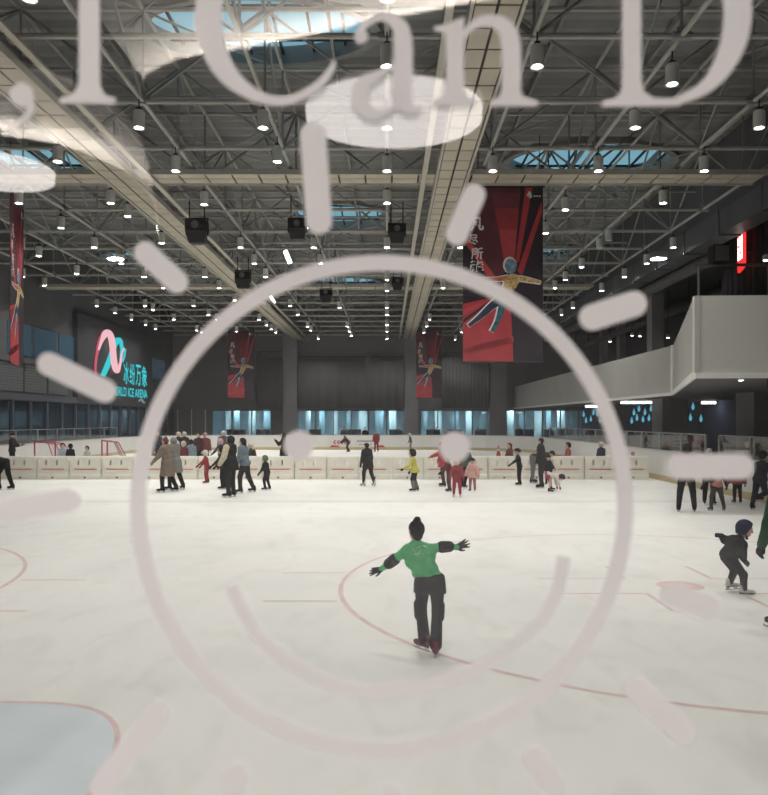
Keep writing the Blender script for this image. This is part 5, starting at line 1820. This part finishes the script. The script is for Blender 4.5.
# beyond the barrier
B = [
    ('man in black cap and jacket behind the barrier at the picture edge', 12, 33, 1.60, -80, FRONT, dict(top=C(56, 46, 46), head=('cap', BLACK), g=.03)),
    ('child in pale blue hockey jersey next to the red goal', 62.5, 33.2, 1.18, -150, GLIDE, dict(kid=True, top=C(176, 190, 196), head=('helmet', C(62, 66, 70)), legs=BLACK)),
    ('child in black right beside the pale blue jersey at the goal', 70.5, 32.6, 1.16, 30, STAND, dict(kid=True, head=('helmet', BLACK))),
    ('child in white jersey low between the two hockey goals', 88, 33.6, 1.05, 170, GLIDE, dict(kid=True, top=C(200, 198, 194), head=('helmet', C(66, 54, 56)), legs=BLACK)),
    ('tall person in navy coat at the end of the crowd beyond the barrier', 156.5, 32.6, 1.72, -120, STAND, dict(top=C(52, 54, 72), coat=.24, g=.03, legs=C(50, 52, 66))),
    ('adult with white helmet at the rear of the crowd, next to the navy coat', 178.5, 34.6, 1.62, 180, STAND, dict(top=C(58, 54, 60), head=('helmet', WHT))),
    ('second adult with white helmet at the rear of the crowd', 184.5, 35.2, 1.62, 170, STAND, dict(top=C(78, 50, 54), head=('helmet', WHT))),
    ('child with white helmet and dark jacket in the crowd before the tall ones', 177, 32.5, 1.28, 150, STAND, dict(kid=True, top=C(64, 54, 58), head=('helmet', WHT))),
    ('child with white helmet and maroon jacket in the crowd', 183.5, 32.0, 1.28, 190, STAND, dict(kid=True, top=C(118, 46, 52), head=('helmet', WHT))),
    ('child with black hair and light blue jacket in the crowd', 191, 32.2, 1.36, 20, STAND, dict(kid=True, top=C(126, 150, 164), head=('short', BLACK), g=.03)),
    ('adult in dark maroon at the crowd behind the red suited child', 199, 33.2, 1.62, 160, STAND, dict(top=C(84, 46, 50), head=('short', BLACK))),
    ('adult in faded red jacket last in the crowd', 205, 33.8, 1.60, 200, STAND, dict(top=C(132, 66, 66), head=('beanie', C(190, 150, 145)))),
    ('child with red and white helmet and navy jacket behind the man in vest', 221.5, 31.2, 1.42, 60, REACH, dict(kid=True, top=C(62, 66, 96), head=('helmet', C(205, 150, 150)))),
    ('adult in white cap standing back behind the navy jacketed child', 223.5, 35.5, 1.66, 180, STAND, dict(top=C(84, 84, 96), head=('beanie', WHT))),
    ('child with pale cap and dark rucksack beyond the denim jacket', 251, 31.0, 1.24, 80, STAND, dict(kid=True, top=C(70, 62, 68), pack=C(56, 46, 52), head=('beanie', WHT))),
    ('person in a long black robe raising one hand, beside the decal eye', 284, 33.0, 1.62, 95, dict(STAND, armL=(45, 15, 95)), dict(coat=.30, head=('hood', BLACK), g=.03)),
    ('child with reddish hair and maroon jacket beside the traffic cone', 511, 31.0, 1.27, 120, GLIDE, dict(kid=True, top=C(122, 62, 60), head=('bob', C(104, 58, 54)))),
    ('child in orange red top seated at the low red bench', 568.5, 30.7, 1.27, 100, STAND, dict(kid=True, top=C(180, 86, 76), head=('helmet', C(70, 52, 56)))),
    ('child in navy jacket and white hat beyond the barrier', 601.5, 31.0, 1.28, 30, STAND, dict(kid=True, top=C(52, 58, 96), head=('beanie', WHT), g=.03)),
    ('small child in red and white hat beyond the barrier near its end', 633, 29.3, 0.96, 0, STAND, dict(kid=True, top=C(140, 60, 64), head=('beanie', C(200, 130, 130)))),
    ('hockey player in black bent forward before the far boards', 348.5, 52.0, 1.25, 110, {'lean': 40, 'legL': (35, 50, 10), 'legR': (10, 40, 10), 'armL': (45, 10, 20), 'armR': (45, 10, 20)}, dict(top=C(60, 58, 62), head=('helmet', BLACK), gloves=BLACK, g=.05)),
    ('person in an all red suit before the far boards', 376.5, 52.3, 1.42, 160, STAND, dict(top=C(150, 46, 52), legs=C(142, 44, 50), head=('short', BLACK), g=.03)),
    ('person in dark jacket and white cap gliding along the far boards', 411, 54.2, 1.25, 90, GLIDE, dict(kid=True, top=C(72, 72, 76), legs=C(140, 138, 134), head=('beanie', WHT))),
]
for lb, px, d, hgt, rz, ps, kw in B:
    kw.setdefault('res', 0.032)
    add(lb, px, d, hgt, rz, ps, **kw)
# onlookers standing behind the boards
BK = [('onlooker in dark grey just behind the far boards over the hockey player', 344, 58.0, 1.66, 180, C(74, 72, 80)), ('onlooker in black behind the far boards next to the red suited person', 365, 59.0, 1.62, 200, BLACK),
      ('onlooker in navy behind the far boards by the white capped skater', 400, 59.5, 1.60, 170, C(60, 62, 84)), ('onlooker in black behind the far boards past the grey column', 437, 60.0, 1.62, 185, BLACK),
      ('onlooker in brown behind the far boards near the decal eye', 447, 59.0, 1.50, 150, C(84, 68, 64)), ('onlooker in grey behind the far boards by the second column', 478, 60.0, 1.60, 180, C(92, 92, 98)),
      ('onlooker in dark coat with pale hood behind the far boards past the last column', 519, 58.5, 1.74, 180, C(50, 50, 54)), ('onlooker in black seated low at the far glass near the small banner', 236, 60.0, 1.60, 180, BLACK),
      ('onlooker in blue grey at the far glass beside the first column', 262, 60.0, 1.58, 190, C(70, 78, 92)), ('onlooker in white cap behind the balcony side boards', 722, 24.4, 1.60, 90, C(70, 72, 74)),
      ('onlooker in pale yellow cap behind the balcony side boards', 750, 22.0, 1.56, 80, C(84, 84, 84)), ('onlooker in black behind the side boards under the strip light', 626, 36.5, 1.60, 80, BLACK),
      ('onlooker in dark brown behind the side boards near the column', 612, 40.0, 1.62, 90, C(74, 60, 58)), ('onlooker in grey jacket behind the side boards toward the far corner', 588, 46.5, 1.62, 90, C(96, 94, 94))]
for k, (lb, px, d, hgt, rz, col) in enumerate(BK):
    hd = ('beanie', WHT) if 'white cap' in lb else ('cap', C(214, 200, 150)) if 'yellow' in lb else ('hood', C(200, 196, 190)) if 'pale hood' in lb else ('short', BLACK)
    add(lb, px, d, hgt, rz, STAND, top=col, legs=BLACK, head=hd, res=0.04, skates=False, z=-0.004)

# ------------------------------------------------------------------ viewing lobby this side of the glass
YG = 1.20
LZ0, LZ1 = 0.75, 3.80
M_LOBBY = mat('lobby_wall', (0.095, 0.093, 0.092), 0.8, 0, 0.06, 1)
M_LFLOOR = mat('lobby_floor', (0.07, 0.068, 0.066), 0.6, 0, 0.08, 1.5)
M_LCEIL = mat('lobby_ceiling', (0.05, 0.05, 0.05), 0.9, 0, 0.05, 2)
M_PLASTER = mat('white_plaster', (0.80, 0.77, 0.73), 0.9, 0, 0.02, 2)
structure(MB().box(-6, 6, -9, YG + 0.06, LZ0 - 0.3, LZ0).build('floor_lobby', M_LFLOOR))
structure(MB().box(-6, 6, -9.2, YG + 0.1, LZ1 + 0.25, LZ1 + 0.5).build('ceiling_lobby', M_LCEIL))
structure(MB().box(-6.2, -6, -9.2, YG, LZ0, LZ1 + 0.3).build('wall_lobby_left', M_LOBBY))
structure(MB().box(6, 6.2, -9.2, YG, LZ0, LZ1 + 0.3).build('wall_lobby_right', M_LOBBY))
structure(MB().box(-6.2, 6.2, -9.2, -9, LZ0, LZ1 + 0.3).build('wall_lobby_back', M_LOBBY))
structure(MB().box(YL, -2.6, YG - 0.08, YG + 0.2, 0, ZDECK).box(2.6, YR_, YG - 0.08, YG + 0.2, 0, ZDECK)
          .box(-2.6, 2.6, YG - 0.08, YG + 0.2, LZ1 - 0.05, ZDECK).box(-2.6, 2.6, YG - 0.08, YG + 0.2, 0, 1.15).build('wall_near', M_DARKWALL))
pane = structure(MB().box(-2.6, 2.6, YG, YG + 0.010, 1.15, LZ1 - 0.05).build('window_1', M_GLASS))

# round lobby ceiling lamps (their mirror images lie in the glass)
M_OVAL = emit_mat('round_lamp_glow', (1.0, 0.92, 0.88), 4.9)


def lobby_pt(px, py, h=1.6):
    """point on the lobby ceiling whose mirror image in the glass sits at this direction"""
    d = F * h / (VY - py)
    return (px - VX) * d / F, 2 * YG - d, CZ + h


def round_lamp(px, y0, y1, rx, lb, rod=True):
    xc, ya, z = lobby_pt(px, y0, 1.48)
    _, yb, _ = lobby_pt(px, y1, 1.48)
    ym = (ya + yb) / 2
    d = 2 * YG - ym
    t = empty('hanging_round_lamp', ((px - VX) * d / F, ym, z), 0, lb, 'ceiling lamp', 'round lobby lamps')
    ry = abs(ya - yb) / 2
    r = rx * d / F
    MB().lathe([(1.0, 0.0), (1.0, 0.05)], n=48).build('lamp_disc', M_OVAL, t).scale = (r, ry, 1)
    MB().lathe([(1.02, 0.051), (1.02, 0.08), (0.9, 0.09)], n=48).build('lamp_rim', M_WHITE, t).scale = (r, ry, 1)
    if rod:
        MB().tube((0, 0, 0.09), (0, 0, LZ1 + 0.245 - z), 0.012, 6).build('rod', M_BLACK, t)


round_lamp(394, 85, 148, 88, 'round white lobby lamp mirrored in the glass among the decal letters')
round_lamp(-4, 158, 192, 54, 'round white lobby lamp mirrored in the glass at the picture edge', False)
# plaster ceiling edge lit by a strip in its lip: the bright swoosh mirrored in the glass
def cove(pts, depth_dir, lb, wide=0.7):
    P = [lobby_pt(*p) for p in pts]
    C = [Vector((p[0], p[1], p[2])) for p in catmull(P, 6)]
    t = empty('ceiling_cove', (0, 0, 0), 0, lb, 'ceiling cove')
    n = len(C)
    U = Vector(depth_dir).normalized()

    def sweep(sec, name, m):
        vs, fs = [], []
        k = len(sec)
        for c in C:
            vs += [c + U * a + Vector((0, 0, b)) for a, b in sec]
        for i in range(n - 1):
            for q in range(k):
                fs.append((i * k + q, i * k + (q + 1) % k, (i + 1) * k + (q + 1) % k, (i + 1) * k + q))
        fs += [tuple(range(k)), tuple(range((n - 1) * k, n * k))]
        MB().add(vs, fs).build(name, m, t)
    sweep([(-0.50, 0.17), (wide, 0.17), (wide, 0.20), (-0.50, 0.20)], 'plaster_ceiling', M_PLASTER)
    sweep([(-0.50, 0.0), (0.0, 0.0), (0.0, 0.04), (-0.01, 0.04), (-0.01, 0.012), (-0.50, 0.012)], 'ledge', M_LCEIL)
    sweep([(-0.255, 0.014), (-0.225, 0.014), (-0.225, 0.022), (-0.255, 0.022)], 'light_strip', M_COVE)


M_COVE = emit_mat('cove_strip', (1.0, 0.93, 0.85), 95)
cove([(137, 104), (140, 92), (150, 80), (180, 66), (250, 55), (330, 39), (400, 25), (550, -4), (620, -20)], (0.0, 1, 0), 'curved lit plaster ceiling edge mirrored in the glass over the letters')
cove([(-60, 137), (0, 142), (60, 152), (110, 170), (140, 190), (155, 222), (158, 260)], (0.25, 0.97, 0), 'curved lit plaster ceiling edge mirrored in the glass beside the catwalk')
# fill lights added out of view in the lobby ceiling to brighten the decal
for k, (x, y) in enumerate([(-1.8, -0.15), (-0.6, -0.15), (0.6, -0.15), (1.8, -0.15), (-3, -3.2), (3, -3.2), (-3, -6), (0, -6), (3, -6)]):
    t = empty('lobby_fill_light', (x, y, LZ1 + 0.19), 0, 'added fill light out of view in the lobby ceiling, brightening the decal', 'ceiling light', 'added lobby fill lights')
    MB().lathe([(0.10, 0.0), (0.10, 0.06)], n=16).build('trim_ring', M_WHITE, t)
    l = bpy.data.lights.new('downlight', 'AREA'); l.shape = 'DISK'; l.size = 0.16  # area lamp of the added decal fill
    l.energy = 30.0 if y > -1 else 305.0
    l.color = (1.0, 0.965, 0.94)
    lo = bpy.data.objects.new('downlight', l); COL.objects.link(lo); lo.parent = t; lo.location = (0, 0, -0.01)

# ------------------------------------------------------------------ decal on the glass
YD = YG - 0.0012
to3 = lambda a, b: ((a - VX) * YG / F, YD, CZ + (VY - b) * YG / F)
OFF = (0, 0.0008, 0)


def strokes(lst):
    mb = MB()
    for q, s in enumerate(lst):
        lay = lambda a, b, q=q: (to3(a, b)[0], YD - 0.00025 * q, to3(a, b)[2])
        if s[0] == 'poly':
            mb.prism([lay(*p) for p in s[1]], OFF)
        else:
            L, Rr = ribbon2d(s[1], 8)
            strip_prism(mb, L, Rr, lay, OFF)
    return mb


dec = empty('window_decal', (0, YD, CZ), 0, 'frosted white decal of a smiling sun face under the words on the window glass', 'window decal')
dec.location = (0, 0, 0)


def disc(cx, cy, r, n=28):
    return [(cx + r * math.cos(2 * PI * i / n), cy + r * math.sin(2 * PI * i / n)) for i in range(n)]


mb = MB()
n = 96
L = [(381.5 + 251.5 * math.cos(2 * PI * i / n), 506.5 + 251.5 * math.sin(2 * PI * i / n)) for i in range(n + 1)]
Q = [(381.5 + 235.5 * math.cos(2 * PI * i / n), 506.5 + 235.5 * math.sin(2 * PI * i / n)) for i in range(n + 1)]
strip_prism(mb, L, Q, to3, OFF)
mb.build('face_ring', M_VINYL, dec)
for c in ((299, 445.5, 15), (454.5, 447, 15.5)):
    strokes([('poly', disc(*c))]).build('eye', M_VINYL, dec)
strokes([('s', [(231, 586, 13), (257, 635, 13), (304, 672, 13), (356, 690, 13), (408, 688, 13), (471, 672, 13), (523, 638, 13), (554, 599, 13), (564, 557, 13)])]).build('smile', M_VINYL, dec)
for x0, y0, x1, y1, r in [(313, 135, 319, 221, 13), (474, 195, 457, 234, 11.5), (145.5, 253, 177, 282, 11.5), (49, 364, 105, 391, 11.5), (-12, 512, 69, 500.5, 11.5),
                          (592, 317.5, 634, 304, 13), (679, 466.5, 741, 466.5, 12.8), (672, 595, 709, 607, 12), (638.6, 690, 684, 733, 13), (535, 758, 553, 788, 12),
                          (157, 713, 102, 786, 12), (392, 798, 396, 850, 12), (236, 776, 215, 850, 12)]:
    strokes([('poly', capsule2d(x0, y0, x1, y1, r))]).build('sun_ray', M_VINYL, dec)
# lettering: comma, I, C, a, n, D
strokes([('poly', disc(22, 95, 12)), ('s', [(30, 98, 9), (31, 110, 8), (24, 120, 6), (12, 127, 4)])]).build('letter', M_VINYL, dec)
strokes([('poly', [(79, -20), (100, -20), (100, 82), (102, 91), (107, 96), (116, 98.5), (116, 103.5), (60, 103.5), (60, 98.5), (70, 96), (76, 91), (79, 82)])]).build('letter', M_VINYL, dec)
strokes([('s', [(330, -52, 8), (262, -66, 16), (222, -34, 25), (208, 20, 27), (222, 66, 22), (252, 94, 13), (285, 101, 9), (315, 88, 9), (331, 70, 6), (334, 60, 3)])]).build('letter', M_VINYL, dec)
strokes([('poly', disc(361, 37, 7)), ('s', [(358, 38, 8), (366, 24, 7), (384, 17, 9), (399, 26, 15), (403, 45, 19), (403, 96, 19), (411, 110, 10), (422, 108, 3)]),
         ('s', [(401, 62, 5), (380, 74, 8), (364, 84, 15), (360, 100, 18), (372, 115, 12), (390, 110, 7), (400, 98, 5)])]).build('letter', M_VINYL, dec)
strokes([('poly', [(434, 27), (448, 24), (464, 17), (464, 90), (468, 97), (476, 100), (476, 105), (432, 105), (432, 100), (442, 97), (446, 90), (446, 34), (434, 31)]),
         ('s', [(462, 38, 4), (474, 25, 8), (490, 21, 12), (505, 28, 17), (511, 46, 19), (511, 94, 19)]),
         ('poly', [(502, 90), (520, 90), (523, 97), (538, 101.5), (538, 106.5), (490, 106.5), (490, 101.5), (499, 97)])]).build('letter', M_VINYL, dec)
strokes([('poly', [(622, -20), (641, -20), (641, 80), (644, 92), (654, 98.5), (680, 99), (680, 106), (602, 107), (602, 101), (614, 99), (620, 93), (622, 85)]),
         ('s', [(600, -45, 8), (660, -46, 10), (712, -36, 18), (735, -5, 27), (736, 30, 27), (724, 64, 21), (704, 88, 13), (675, 102, 8)])]).build('letter', M_VINYL, dec)

# ------------------------------------------------------------------ camera, sky, view
cd = bpy.data.cameras.new('camera')
cd.sensor_width = 36.0
cd.lens = F / 795.0 * 36.0
cd.shift_x = -(VX - 384.0) / 795.0
cd.shift_y = (VY - 397.5) / 795.0
cd.clip_end = 300
cd.clip_start = 0.02
cd.dof.use_dof = True
cd.dof.focus_distance = 12.0
cd.dof.aperture_fstop = 2.9
cam = bpy.data.objects.new('camera', cd)
COL.objects.link(cam)
cam.location = (0, 0, CZ)
cam.rotation_euler = (PI / 2, 0, 0)
SC.camera = cam
w = bpy.data.worlds.new('sky')
SC.world = w
w.use_nodes = True
w.node_tree.nodes['Background'].inputs['Color'].default_value = (0.21, 0.44, 0.55, 1)
w.node_tree.nodes['Background'].inputs['Strength'].default_value = 1.0
SC.view_settings.view_transform = 'Standard'
SC.view_settings.look = 'None'
SC.view_settings.gamma = 1.0
SC.view_settings.exposure = 0.0
SC.view_settings.use_curve_mapping = False
SC.cycles.max_bounces = 8
SC.cycles.diffuse_bounces = 4
SC.cycles.transparent_max_bounces = 16
SC.cycles.sample_clamp_indirect = 0.0
SC.cycles.use_light_tree = True
SC.cycles.use_denoising = True
